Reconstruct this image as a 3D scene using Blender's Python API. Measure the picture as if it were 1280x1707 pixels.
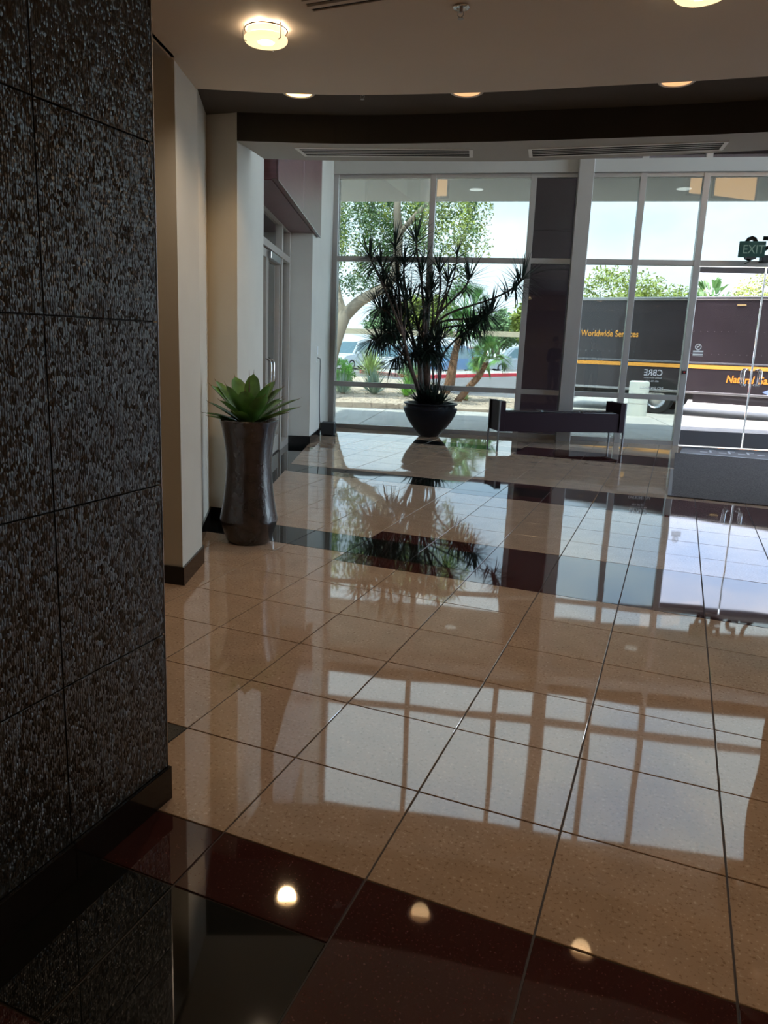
import bpy, bmesh, math, random
from mathutils import Vector, Matrix, noise
for o in list(bpy.data.objects): bpy.data.objects.remove(o)
SC=bpy.context.scene; COL=SC.collection
random.seed(7)
# ------------------------------------------------------------------ camera
cd=bpy.data.cameras.new('camera'); cam=bpy.data.objects.new('camera',cd); COL.objects.link(cam)
cd.sensor_fit='VERTICAL'; cd.sensor_height=36.0; cd.lens=1230.35/1707*36
cd.shift_x=40.52/1707; cd.shift_y=-26.05/1707; cd.clip_start=.05; cd.clip_end=500
_r=Vector((0.91832503,0.39450076,0.03237743)); _u=Vector((-0.10937243,0.17428307,0.97860262)); _f=Vector((-0.38041663,0.90221647,-0.20319602))
CAMP=Vector((1.09617919,-1.6461306,1.43558828))
M=Matrix.Identity(4)
for i in range(3): M[i][0]=_r[i]; M[i][1]=_u[i]; M[i][2]=-_f[i]; M[i][3]=CAMP[i]
cam.matrix_world=M; SC.camera=cam
# ------------------------------------------------------------------ view
SC.view_settings.view_transform='Standard'; SC.view_settings.look='None'
SC.view_settings.exposure=1.0; SC.view_settings.gamma=1.0; SC.view_settings.use_curve_mapping=False
# ------------------------------------------------------------------ sky
W=bpy.data.worlds.new('sky'); SC.world=W; W.use_nodes=True
nt=W.node_tree; nt.nodes.clear()
def N(nt,t,**k):
    n=nt.nodes.new(t)
    for a,b in k.items(): setattr(n,a,b)
    return n
out=N(nt,'ShaderNodeOutputWorld'); bg=N(nt,'ShaderNodeBackground'); bg.inputs['Strength'].default_value=4.4
tc=N(nt,'ShaderNodeTexCoord'); mp=N(nt,'ShaderNodeMapping'); mp.inputs['Scale'].default_value=(1,1,2.2); mp.inputs['Location'].default_value=(.4,1.3,.2)
ns=N(nt,'ShaderNodeTexNoise'); ns.inputs['Scale'].default_value=2.1; ns.inputs['Detail'].default_value=7; ns.inputs['Roughness'].default_value=.55
cr=N(nt,'ShaderNodeValToRGB'); cr.color_ramp.elements[0].position=.36; cr.color_ramp.elements[1].position=.58
cr.color_ramp.elements[0].color=(.34,.56,.88,1); cr.color_ramp.elements[1].color=(.88,.93,.98,1)
sep=N(nt,'ShaderNodeSeparateXYZ'); mr=N(nt,'ShaderNodeMapRange'); mr.inputs['From Min'].default_value=0.0; mr.inputs['From Max'].default_value=.30
mr.inputs['To Min'].default_value=.9; mr.inputs['To Max'].default_value=0.0
mx=N(nt,'ShaderNodeMix',data_type='RGBA'); mx.inputs[7].default_value=(.84,.92,.98,1)
L=nt.links.new
L(tc.outputs['Generated'],mp.inputs['Vector']); L(mp.outputs[0],ns.inputs['Vector']); L(ns.outputs['Fac'],cr.inputs[0])
L(tc.outputs['Generated'],sep.inputs[0]); L(sep.outputs['Z'],mr.inputs['Value']); L(mr.outputs[0],mx.inputs[0]); L(cr.outputs[0],mx.inputs[6])
L(mx.outputs[2],bg.inputs['Color']); L(bg.outputs[0],out.inputs[0])
# ------------------------------------------------------------------ sun (high, from the building's side)
GTH=math.radians(12.64); GE=Vector((math.cos(GTH),math.sin(GTH),0)); GN=Vector((-math.sin(GTH),math.cos(GTH),0)); G0=Vector((-4.2,9.931,0))
def G(s,off=0,z=0): return G0+GE*s+GN*off+Vector((0,0,z))
sl=bpy.data.lights.new('sun','SUN'); sl.energy=12; sl.angle=.03; sl.color=(1,.95,.86)
so=bpy.data.objects.new('sun',sl); COL.objects.link(so)
so.rotation_euler=(GN*.33+Vector((0.06,0,-1))).to_track_quat('-Z','Y').to_euler(); so.location=(0,0,30)
# ------------------------------------------------------------------ materials
MT={}
def mat(name,col,rough=.5,metal=0,spec=.5,ior=None,var=0,vscale=8,bump=0,bscale=40,coat=0,emit=None,estr=0,detail=4,stretch=None,transl=0,col2=None):
    if name in MT: return MT[name]
    m=bpy.data.materials.new(name); m.use_nodes=True; t=m.node_tree; b=t.nodes['Principled BSDF']
    b.inputs['Base Color'].default_value=(*col,1); b.inputs['Roughness'].default_value=rough; b.inputs['Metallic'].default_value=metal
    b.inputs['Specular IOR Level'].default_value=spec
    if ior: b.inputs['IOR'].default_value=ior
    b.inputs['Coat Weight'].default_value=coat
    if emit: b.inputs['Emission Color'].default_value=(*emit,1); b.inputs['Emission Strength'].default_value=estr
    if var or bump:
        c=t.nodes.new('ShaderNodeTexCoord'); mpp=t.nodes.new('ShaderNodeMapping'); t.links.new(c.outputs['Object'],mpp.inputs[0])
        if stretch: mpp.inputs['Scale'].default_value=stretch
    if var:
        n=t.nodes.new('ShaderNodeTexNoise'); n.inputs['Scale'].default_value=vscale; n.inputs['Detail'].default_value=detail
        t.links.new(mpp.outputs[0],n.inputs['Vector'])
        r=t.nodes.new('ShaderNodeValToRGB'); r.color_ramp.elements[0].position=.3; r.color_ramp.elements[1].position=.7
        lo=col2 if col2 else tuple(x*(1-var) for x in col)
        hi=tuple(min(1,x*(1+var)) for x in col)
        r.color_ramp.elements[0].color=(*lo,1); r.color_ramp.elements[1].color=(*hi,1)
        t.links.new(n.outputs['Fac'],r.inputs[0]); t.links.new(r.outputs[0],b.inputs['Base Color'])
    if bump:
        n=t.nodes.new('ShaderNodeTexNoise'); n.inputs['Scale'].default_value=bscale; n.inputs['Detail'].default_value=3
        t.links.new(mpp.outputs[0],n.inputs['Vector']); bp=t.nodes.new('ShaderNodeBump'); bp.inputs['Strength'].default_value=bump; bp.inputs['Distance'].default_value=.01
        t.links.new(n.outputs['Fac'],bp.inputs['Height']); t.links.new(bp.outputs[0],b.inputs['Normal'])
    MT[name]=m; return m
def stone(name,c1,c2,c3,ior,rough=.03,speck=.62,sc=160):
    m=bpy.data.materials.new(name); m.use_nodes=True; t=m.node_tree; b=t.nodes['Principled BSDF']
    c=t.nodes.new('ShaderNodeTexCoord'); g=t.nodes.new('ShaderNodeNewGeometry')
    n=t.nodes.new('ShaderNodeTexNoise'); n.inputs['Scale'].default_value=sc; n.inputs['Detail'].default_value=2
    t.links.new(g.outputs['Position'],n.inputs['Vector'])
    r=t.nodes.new('ShaderNodeValToRGB'); e=r.color_ramp.elements
    e[0].position=.30; e[0].color=(*c2,1); e[1].position=.42; e[1].color=(*c1,1)
    x=e.new(speck); x.color=(*c1,1); x=e.new(speck+.07); x.color=(*c3,1)
    t.links.new(n.outputs['Fac'],r.inputs[0])
    n2=t.nodes.new('ShaderNodeTexNoise'); n2.inputs['Scale'].default_value=7; n2.inputs['Detail'].default_value=3
    t.links.new(g.outputs['Position'],n2.inputs['Vector'])
    mx=t.nodes.new('ShaderNodeMix'); mx.data_type='RGBA'; mx.blend_type='MULTIPLY'; mx.inputs[0].default_value=.35
    t.links.new(r.outputs[0],mx.inputs[6]); t.links.new(n2.outputs['Fac'],mx.inputs[7])
    sc2=t.nodes.new('ShaderNodeMix'); sc2.data_type='RGBA'; sc2.blend_type='MULTIPLY'; sc2.inputs[0].default_value=1; sc2.inputs[7].default_value=(1.2,1.2,1.2,1)
    t.links.new(mx.outputs[2],sc2.inputs[6]); t.links.new(sc2.outputs[2],b.inputs['Base Color'])
    n3=t.nodes.new('ShaderNodeTexNoise'); n3.inputs['Scale'].default_value=1.6; n3.inputs['Detail'].default_value=1
    t.links.new(g.outputs['Position'],n3.inputs['Vector'])
    bp=t.nodes.new('ShaderNodeBump'); bp.inputs['Strength'].default_value=.34; bp.inputs['Distance'].default_value=.004
    t.links.new(n3.outputs['Fac'],bp.inputs['Height']); t.links.new(bp.outputs[0],b.inputs['Normal'])
    b.inputs['Roughness'].default_value=rough; b.inputs['IOR'].default_value=ior
    MT[name]=m; return m
BEIGE=stone('beige terrazzo',(.46,.33,.235),(.30,.20,.13),(.62,.49,.37),2.1,sc=85)
RED=stone('dark red granite',(.052,.016,.014),(.03,.010,.010),(.075,.03,.028),1.8,sc=120)
BLACK=stone('black granite',(.008,.009,.008),(.004,.004,.004),(.02,.02,.02),1.8)
GREY=stone('grey granite',(.07,.075,.075),(.03,.03,.03),(.13,.13,.13),1.8)
GROUT=mat('grout',(.055,.045,.04),.7)
WALL=mat('off white wall paint',(.60,.57,.50),.55,var=.03,vscale=3,bump=.05,bscale=220)
CEIL=mat('warm ceiling paint',(.68,.59,.49),.6,var=.02,vscale=2,bump=.04,bscale=200)
COVE=mat('dark taupe cove paint',(.085,.072,.060),.7)
BULK=mat('near black bulkhead paint',(.030,.026,.022),.7)
SOFM=mat('soffit paint',(.42,.40,.36),.6)
BASEM=mat('black stone base',(.010,.009,.009),.12,bump=.02)
PLUM=mat('plum lacquered panel',(.13,.045,.048),.32,var=.15,vscale=5,stretch=(.6,.6,6),coat=0)
BENCHP=mat('dark plum bench veneer',(.016,.005,.008),.5,spec=.12)
PLUME=mat('plum metal cladding',(.24,.13,.18),.4)
ALU=mat('clear anodised aluminium',(.42,.40,.38),.38,metal=.55)
ALT=mat('warm anodised storefront frame',(.40,.35,.30),.45,metal=.3)
ALUD=mat('dark anodised rail',(.16,.15,.16),.35,metal=.5)
CHROME=mat('polished steel',(.75,.74,.72),.12,metal=1)
STEEL=mat('brushed steel',(.50,.49,.48),.28,metal=1)
LEGM=mat('dull bench steel',(.16,.15,.15),.45,metal=.8)
BLK=mat('black plastic',(.012,.012,.013),.45)
WHITEP=mat('white painted metal',(.84,.83,.80),.4)
SLOT=mat('dark slot',(.006,.006,.006),.8)
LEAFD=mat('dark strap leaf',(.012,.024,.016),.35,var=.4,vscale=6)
LEAFG=mat('broad green leaf',(.075,.18,.032),.38,var=.45,vscale=9,coat=.1)
LEAFE=mat('pale leaf edge',(.25,.36,.10),.5)
SPINE=mat('dry leaf tip',(.16,.09,.035),.6)
BARKD=mat('dark cane bark',(.085,.050,.036),.8,var=.4,vscale=25,bump=.5,bscale=60)
SOIL=mat('dark potting mulch',(.012,.010,.009),.9,bump=.6)
BOWL=mat('charcoal glazed pot',(.006,.006,.010),.34,spec=.3,bump=.04,bscale=30)
CARPET=mat('charcoal walk off mat',(.10,.085,.086),.95,var=.45,vscale=60,bump=.8,bscale=300)
MATB=mat('blue grey rubber mat',(.07,.085,.11),.5,bump=.2,bscale=120)
MATW=mat('pale mat lettering',(.60,.64,.70),.6)
VINYL=mat('pale vinyl lettering',(.85,.86,.84),.6)
FABR=mat('black glossy vinyl',(.02,.02,.025),.16,bump=.35,bscale=7,coat=1)
CONC=mat('pale concrete',(.52,.49,.44),.85,var=.10,vscale=1.5,bump=.2,bscale=60,detail=8)
ASPH=mat('asphalt',(.20,.19,.19),.9,var=.12,vscale=2,bump=.3,bscale=120,detail=8)
REDP=mat('red curb paint',(.75,.05,.07),.6,var=.1,vscale=3)
GRAV=mat('decomposed granite gravel',(.56,.44,.33),.95,var=.30,vscale=22,bump=1,bscale=45,detail=8)
STN=mat('gravel stone',(.50,.40,.31),.9,var=.2,vscale=3)
BARK=mat('grey brown tree bark',(.33,.27,.20),.9,var=.35,vscale=5,bump=1,bscale=14,stretch=(1,1,.3))
BARKO=mat('shaggy palm bark',(.24,.13,.075),.95,var=.5,vscale=14,bump=1,bscale=30)
FOL1=mat('mesquite leaf',(.10,.20,.055),.6,var=.5,vscale=.9)
FOL2=mat('yellow green leaf',(.30,.36,.06),.6,var=.35,vscale=1.2)
FOL3=mat('palm frond',(.16,.33,.10),.5,var=.4,vscale=3)
FOL4=mat('grey blue agave leaf',(.30,.40,.30),.5,var=.2,vscale=4)
FOL5=mat('bright shrub leaf',(.22,.50,.06),.6,var=.35,vscale=3)
FOL6=mat('pale yucca leaf',(.42,.52,.22),.5,var=.3,vscale=5)
FOL7=mat('distant tree leaf',(.20,.32,.14),.8,var=.4,vscale=.5)
TRUCKB=mat('dark brown truck paint',(.034,.027,.030),.25,coat=.4,var=.15,vscale=1.2)
ORANGE=mat('golden orange vinyl',(.85,.38,.06),.5)
RUBBER=mat('tyre rubber',(.015,.015,.015),.8)
CARW=mat('white car paint',(.72,.76,.80),.25,coat=.6)
CARS=mat('silver car paint',(.48,.54,.60),.25,metal=.3,coat=.6)
CARB=mat('blue car paint',(.12,.26,.48),.22,coat=.8)
CARR=mat('dark red car paint',(.25,.03,.03),.22,coat=.8)
CGLS=mat('tinted car glass',(.12,.20,.23),.06,coat=.5)
CLMP=mat('car lamp lens',(.7,.7,.72),.1)
TAN=mat('tan carport roof',(.62,.52,.34),.6)
BROWNP=mat('brown carport steel',(.16,.13,.10),.6)
VASE=None
def glass(name,tint,refl=1.0):
    m=bpy.data.materials.new(name); m.use_nodes=True; t=m.node_tree; t.nodes.clear()
    o=t.nodes.new('ShaderNodeOutputMaterial'); tr=t.nodes.new('ShaderNodeBsdfTransparent'); tr.inputs[0].default_value=(*tint,1)
    gl=t.nodes.new('ShaderNodeBsdfGlossy'); gl.inputs['Roughness'].default_value=0.0; gl.inputs[0].default_value=(refl,refl,refl,1)
    fr=t.nodes.new('ShaderNodeFresnel'); fr.inputs[0].default_value=1.52
    mx=t.nodes.new('ShaderNodeMixShader'); t.links.new(fr.outputs[0],mx.inputs[0]); t.links.new(tr.outputs[0],mx.inputs[1]); t.links.new(gl.outputs[0],mx.inputs[2]); t.links.new(mx.outputs[0],o.inputs[0])
    MT[name]=m; return m
GLT=glass('blue tinted window glass',(.382,.420,.424))
GLC=glass('clear door glass',(.60,.59,.61))
GLV=glass('clear side window glass',(.90,.96,.99))
GLS=glass('clear storefront glass',(.95,.93,.90))
# hammered bronze ceramic vase
VASE=mat('bronze brown ceramic',(.028,.018,.016),.22,bump=.35,bscale=70,coat=.4,var=.3,vscale=12)
# embossed dark wall panel
def panelmat():
    m=bpy.data.materials.new('embossed dark panel'); m.use_nodes=True; t=m.node_tree; b=t.nodes['Principled BSDF']
    g=t.nodes.new('ShaderNodeNewGeometry'); mp=t.nodes.new('ShaderNodeMapping'); mp.inputs['Scale'].default_value=(1,1,.58)
    t.links.new(g.outputs['Position'],mp.inputs[0])
    v=t.nodes.new('ShaderNodeTexVoronoi'); v.inputs['Scale'].default_value=150; v.feature='F1'
    t.links.new(mp.outputs[0],v.inputs['Vector'])
    sb=t.nodes.new('ShaderNodeVectorMath'); sb.operation='SUBTRACT'; sb.inputs[1].default_value=(.5,.5,.5); t.links.new(v.outputs['Color'],sb.inputs[0])
    ml=t.nodes.new('ShaderNodeVectorMath'); ml.operation='MULTIPLY'; ml.inputs[1].default_value=(.0,.78,.55); t.links.new(sb.outputs[0],ml.inputs[0])
    ma=t.nodes.new('ShaderNodeMath'); ma.operation='MULTIPLY'; ma.inputs[1].default_value=-1.0; t.links.new(v.outputs['Distance'],ma.inputs[0])
    bp=t.nodes.new('ShaderNodeBump'); bp.inputs['Strength'].default_value=.8; bp.inputs['Distance'].default_value=.003; t.links.new(ma.outputs[0],bp.inputs['Height'])
    ad=t.nodes.new('ShaderNodeVectorMath'); ad.operation='ADD'; t.links.new(bp.outputs[0],ad.inputs[0]); t.links.new(ml.outputs[0],ad.inputs[1])
    nm=t.nodes.new('ShaderNodeVectorMath'); nm.operation='NORMALIZE'; t.links.new(ad.outputs[0],nm.inputs[0]); t.links.new(nm.outputs[0],b.inputs['Normal'])
    b.inputs['Base Color'].default_value=(.017,.018,.017,1); b.inputs['Roughness'].default_value=.28; b.inputs['IOR'].default_value=1.75
    MT['embossed dark panel']=m; return m
PANEL=panelmat()
def emis(name,col,s):
    return mat(name,(.8,.8,.8),.5,emit=col,estr=s)
RINGE=emis('glowing frosted ring glass',(1,.74,.38),.72)
RINGI=emis('amber ring interior',(1,.42,.12),.12)
LAMPB=emis('bright lamp lens',(1,.60,.22),2.6)
LAMPD=emis('dim amber lamp lens',(1,.50,.20),.55)
CANL=emis('canopy lamp lens',(1,.95,.85),1.1)
LITW=emis('lit office window',(1,.56,.20),3.6)
LITT=mat('teal upper wall',(.16,.36,.38),.6)

# ------------------------------------------------------------------ mesh helpers
ORG={}
class MB:
    def __init__(s): s.v=[]; s.f=[]; s.m=[]; s.mi=0
    def add(s,vs,fs):
        b=len(s.v); s.v+= [tuple(x) for x in vs]; s.f+=[tuple(b+i for i in f) for f in fs]; s.m+=[s.mi]*len(fs)
    def box(s,x0,x1,y0,y1,z0,z1,fr=None,ch=0):
        """box in a frame fr(x,y,z)->world, optional chamfer on all edges"""
        fr=fr or (lambda x,y,z:(x,y,z))
        if not ch:
            P=[fr(x,y,z) for z in (z0,z1) for y in (y0,y1) for x in (x0,x1)]
            s.add(P,[(0,2,3,1),(4,5,7,6),(0,1,5,4),(2,6,7,3),(0,4,6,2),(1,3,7,5)]); return
        c=ch; X=(x0,x1);Y=(y0,y1);Z=(z0,z1); V=[];idx={}
        for i in (0,1):
            for j in (0,1):
                for k in (0,1):
                    sx=1 if i==0 else -1; sy=1 if j==0 else -1; sz=1 if k==0 else -1
                    idx[i,j,k,0]=len(V); V.append(fr(X[i],Y[j]+sy*c,Z[k]+sz*c))
                    idx[i,j,k,1]=len(V); V.append(fr(X[i]+sx*c,Y[j],Z[k]+sz*c))
                    idx[i,j,k,2]=len(V); V.append(fr(X[i]+sx*c,Y[j]+sy*c,Z[k]))
        F=[]
        for i in (0,1): F.append([idx[i,0,0,0],idx[i,1,0,0],idx[i,1,1,0],idx[i,0,1,0]])
        for j in (0,1): F.append([idx[0,j,0,1],idx[1,j,0,1],idx[1,j,1,1],idx[0,j,1,1]])
        for k in (0,1): F.append([idx[0,0,k,2],idx[1,0,k,2],idx[1,1,k,2],idx[0,1,k,2]])
        for j in (0,1):
            for k in (0,1): F.append([idx[0,j,k,1],idx[1,j,k,1],idx[1,j,k,2],idx[0,j,k,2]])
        for i in (0,1):
            for k in (0,1): F.append([idx[i,0,k,0],idx[i,1,k,0],idx[i,1,k,2],idx[i,0,k,2]])
        for i in (0,1):
            for j in (0,1): F.append([idx[i,j,0,0],idx[i,j,1,0],idx[i,j,1,1],idx[i,j,0,1]])
        for i in (0,1):
            for j in (0,1):
                for k in (0,1): F.append([idx[i,j,k,0],idx[i,j,k,1],idx[i,j,k,2]])
        s.add(V,F)
    def prism(s,poly,z0,z1):
        n=len(poly); V=[(p[0],p[1],z0) for p in poly]+[(p[0],p[1],z1) for p in poly]
        s.add(V,[tuple(range(n))[::-1],tuple(range(n,2*n))]+[(i,(i+1)%n,n+(i+1)%n,n+i) for i in range(n)])
    def lathe(s,prof,cx=0,cy=0,cz=0,seg=40,axis='z',cap=True):
        V=[];F=[];n=len(prof)
        for (r,z) in prof:
            for k in range(seg):
                a=2*math.pi*k/seg; x=r*math.cos(a); y=r*math.sin(a)
                V.append((cx+x,cy+y,cz+z) if axis=='z' else (cx+x,cy+z,cz+y) if axis=='y' else (cx+z,cy+x,cz+y))
        for i in range(n-1):
            for k in range(seg): F.append((i*seg+k,i*seg+(k+1)%seg,(i+1)*seg+(k+1)%seg,(i+1)*seg+k))
        if cap: F.append(tuple(range(seg))[::-1]); F.append(tuple(range((n-1)*seg,n*seg)))
        s.add(V,F)
    def tube(s,pts,r,seg=8,cap=True):
        pts=[Vector(p) for p in pts]; rs=r if isinstance(r,(list,tuple)) else [r]*len(pts)
        V=[];F=[];up=None
        for i,p in enumerate(pts):
            d=(pts[min(i+1,len(pts)-1)]-pts[max(i-1,0)]); 
            if d.length<1e-9: d=Vector((0,0,1))
            d.normalize()
            if up is None: up=Vector((0,0,1)) if abs(d.z)<.9 else Vector((1,0,0))
            a=d.cross(up); 
            if a.length<1e-5: a=d.orthogonal()
            a.normalize(); b=a.cross(d).normalized(); up=b
            for k in range(seg):
                t=2*math.pi*k/seg; V.append(p+(a*math.cos(t)+b*math.sin(t))*rs[i])
        for i in range(len(pts)-1):
            for k in range(seg): F.append((i*seg+k,i*seg+(k+1)%seg,(i+1)*seg+(k+1)%seg,(i+1)*seg+k))
        if cap: F.append(tuple(range(seg))[::-1]); F.append(tuple(range((len(pts)-1)*seg,len(pts)*seg)))
        s.add(V,F)
    def build(s,name,m,parent=None,smooth=False,loc=None,**props):
        me=bpy.data.meshes.new(name)
        if parent is not None: org=ORG[parent.name]
        elif loc is not None: org=Vector(loc)
        else:
            xs=[v[0] for v in s.v]; ys=[v[1] for v in s.v]; zs=[v[2] for v in s.v]
            org=Vector(((min(xs)+max(xs))/2,(min(ys)+max(ys))/2,min(zs)))
        me.from_pydata([(v[0]-org[0],v[1]-org[1],v[2]-org[2]) for v in s.v],[],s.f)
        ms=m if isinstance(m,(list,tuple)) else [m]
        for q in ms: me.materials.append(q)
        if len(ms)>1:
            for p,i in zip(me.polygons,s.m): p.material_index=i
        bm=bmesh.new(); bm.from_mesh(me); bmesh.ops.recalc_face_normals(bm,faces=bm.faces); bm.to_mesh(me); bm.free()
        if smooth:
            for p in me.polygons: p.use_smooth=True
            if smooth=='auto': me.set_sharp_from_angle(angle=math.radians(38))
        o=bpy.data.objects.new(name,me); COL.objects.link(o)
        if parent is not None: o.parent=parent
        else: o.location=org
        ORG[o.name]=org
        for k,v in props.items(): o[k]=v
        return o
def empty(name,loc,**props):
    o=bpy.data.objects.new(name,None); COL.objects.link(o); o.location=loc; ORG[o.name]=Vector(loc); o.empty_display_size=.1
    for k,v in props.items(): o[k]=v
    return o
def copy_tree(o,parent=None,**props):
    c=o.copy(); COL.objects.link(c); c.parent=parent
    for ch in list(o.children): copy_tree(ch,c)
    for k,v in props.items(): c[k]=v
    return c
def text_obj(name,s,size,m,origin,xdir,updir,parent=None,ext=.003,sx=1.0,align='LEFT',bold=0,shear=0,**props):
    c=bpy.data.curves.new('t','FONT'); c.body=s; c.size=size; c.extrude=ext; c.align_x=align; c.offset=bold; c.shear=shear; c.resolution_u=3
    o=bpy.data.objects.new('t',c); COL.objects.link(o); dg=bpy.context.evaluated_depsgraph_get()
    me=bpy.data.meshes.new_from_object(o.evaluated_get(dg)); bpy.data.objects.remove(o)
    X=Vector(xdir).normalized(); U=Vector(updir).normalized(); Z=X.cross(U)
    org=ORG[parent.name] if parent is not None else Vector(origin)
    for v in me.vertices: 
        q=Vector(origin)+X*v.co.x*sx+U*v.co.y+Z*v.co.z-org; v.co=q
    me.materials.clear(); me.materials.append(m); me.name=name
    o=bpy.data.objects.new(name,me); COL.objects.link(o)
    if parent is not None: o.parent=parent
    else: o.location=org
    ORG[o.name]=org
    for k,v in props.items(): o[k]=v
    return o
def arc(pts,n=24):
    """smooth polyline through pts (Catmull-Rom)"""
    P=[Vector((*p,0)) for p in pts]; P=[P[0]*2-P[1]]+P+[P[-1]*2-P[-2]]; out=[]
    for i in range(1,len(P)-2):
        for k in range(n//(len(pts)-1)+1):
            t=k/(n//(len(pts)-1)+1); a,b,c,d=P[i-1:i+3]
            q=.5*((2*b)+(c-a)*t+(2*a-5*b+4*c-d)*t*t+(3*b-a-3*c+d)*t**3); out.append((q.x,q.y))
    out.append(pts[-1]); return out
ZC=2.83; ZV=3.02; ZT=7.6
W0=Vector((-2.556,4.705,0)); W3=Vector((-3.686,7.76,0)); WE=(W3-W0).normalized(); WN=Vector((-WE.y,WE.x,0))
def WL(s,off=0,z=0): return W0+WE*s+WN*off+Vector((0,0,z))
# ------------------------------------------------------------------ floor
TX=.4572; TY=.4495
floor=MB(); floor.prism([(-6.5,-6),(9,-6),(9,12.85),(-6.5,9.42)],-.08,-.004)
FL=floor.build('floor',GROUT,None,kind='structure',loc=(0,0,0))
def clip(poly,fn):
    out=[]
    for i in range(len(poly)):
        a,b=poly[i],poly[(i+1)%len(poly)]; fa,fb=fn(a),fn(b)
        if fa>=0: out.append(a)
        if fa*fb<0:
            t=fa/(fa-fb); out.append((a[0]+(b[0]-a[0])*t,a[1]+(b[1]-a[1])*t))
    return out
def inglass(p): return -((p[0]-G0.x)*GN.x+(p[1]-G0.y)*GN.y)-.06
def inwall(p): return -((p[0]-W0.x)*WN.x+(p[1]-W0.y)*WN.y)
def cells():
    out=[]
    for r in range(-11,28):
        for c in range(-12,17):
            band=None
            for r0 in (-2,6,12,19):
                if r0<=r<r0+2: band=r0
            if band is None:
                m='G' if (c,r)==(-2,0) else 'B'; out.append((c,r,c+1,r+1,m)); continue
            cb={-2:-9,6:-2,12:-2,19:-2}[band]; cf={-2:1,6:0,12:0,19:-2}[band]
            if r!=band: continue
            if c>=cf: out.append((c,r,c+1,r+2,'R'))
            else:
                e='R' if c>=cb else 'B'
                out+= [(c,r,c+1,r+.46,e),(c,r+.46,c+1,r+1.46,'K'),(c,r+1.46,c+1,r+2,e)]
    return out
def project(P):
    d=Vector(P)-CAMP; z=d.dot(_f)
    if z<.1: return None
    return (599.48+1230.35*d.dot(_r)/z, 827.45-1230.35*d.dot(_u)/z)
TMAT={'B':BEIGE,'R':RED,'K':BLACK,'G':GREY}
tiles=[]
g=.0028
for (c0,r0,c1,r1,m) in cells():
    x0,x1,y0,y1=c0*TX+g,c1*TX-g,r0*TY+g,r1*TY-g
    poly=[(x0,y0),(x1,y0),(x1,y1),(x0,y1)]; full=True
    k=len(poly); q=clip(poly,inglass)
    if (y0+y1)/2>3.3: q=clip(q,inwall) if q else q
    if len(q)<3: continue
    full=(q==poly)
    ps=[project((p[0],p[1],0)) for p in q]; area=0
    cx=sum(p[0] for p in q)/len(q); cy=sum(p[1] for p in q)/len(q)
    hid = (cx<-.25 and cy<.05) or cy<-1.2 and cx>2
    pc=project((cx,cy,0))
    if pc and not hid and all(ps) and any(0<=p[0]<=1280 and 0<=p[1]<=1707 for p in ps):
        area=abs(sum(ps[i][0]*ps[(i+1)%len(ps)][1]-ps[(i+1)%len(ps)][0]*ps[i][1] for i in range(len(ps))))/2
    tiles.append((area,q,m,full,(c1-c0,r1-r0)))
tiles.sort(key=lambda t:-t[0])
cache={}; rest=MB(); MI={'B':0,'R':1,'K':2,'G':3}
def tilemesh(w,d,m):
    key=(round(w,4),round(d,4),m)
    if key not in cache:
        b=MB(); b.box(-w/2,w/2,-d/2,d/2,-.02,0,ch=.0012); me=bpy.data.meshes.new('tile'); me.from_pydata(b.v,[],b.f); me.materials.append(TMAT[m])
        bm=bmesh.new(); bm.from_mesh(me); bmesh.ops.recalc_face_normals(bm,faces=bm.faces); bm.to_mesh(me); bm.free(); cache[key]=me
    return cache[key]
for i,(area,q,m,full,sz) in enumerate(tiles):
    if i<296 and area>60:
        if full:
            w=sz[0]*TX-2*g; d=sz[1]*TY-2*g; o=bpy.data.objects.new('tile',tilemesh(w,d,m)); COL.objects.link(o); o.parent=FL
            o.location=((q[0][0]+q[2][0])/2,(q[0][1]+q[2][1])/2,random.uniform(-.0003,.0003)); o.rotation_euler=(random.gauss(0,.0006),random.gauss(0,.0006),0)
        else:
            b=MB(); b.prism(q,-.02,0); b.build('tile',TMAT[m],FL)
    else:
        rest.mi=MI[m]; rest.prism(q,-.02,0)
rest.build('tile_field',[BEIGE,RED,BLACK,GREY],FL,kind='stuff')
# black threshold slabs of the recessed doorway
b=MB(); b.prism([WL(-.46,.0)[:2],WL(3.25,.0)[:2],WL(3.25,.30)[:2],WL(-.46,.30)[:2]],-.02,.0); b.build('threshold_stone',BLACK,FL)
# ------------------------------------------------------------------ dark embossed feature wall (left foreground)
wl=empty('wall_left',(-.25,-2,0),kind='structure')
b=MB(); b.box(-.56,-.262,-4,.062,0,ZC); b.build('wall_core',BLK,wl)
ys=[.066]; y=.066-.405
while y>-4: ys.append(y); y-=.46
ys.append(-4); zs=[.111,.555,1.015,1.475,1.935,2.395,ZC]
for i in range(len(ys)-1):
    for k in range(len(zs)-1):
        b=MB(); b.box(-.262,-.251,ys[i+1]+.0018,ys[i]-.0018,zs[k]+.0018,zs[k+1]-.0018,ch=.001); b.build('panel',PANEL,wl)
b=MB(); b.box(-.2535,-.250,.0655,.068,.111,ZC); b.build('edge_trim',STEEL,wl,label='thin bright metal edge strip')
bl=MB(); bl.box(-.262,-.240,-.335,.072,0,.111,ch=.001); bl.build('baseboard',BASEM,wl)
bl=MB(); bl.box(-.262,-.240,-4,-.337,0,.111,ch=.001); bl.build('baseboard',BASEM,wl)
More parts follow.
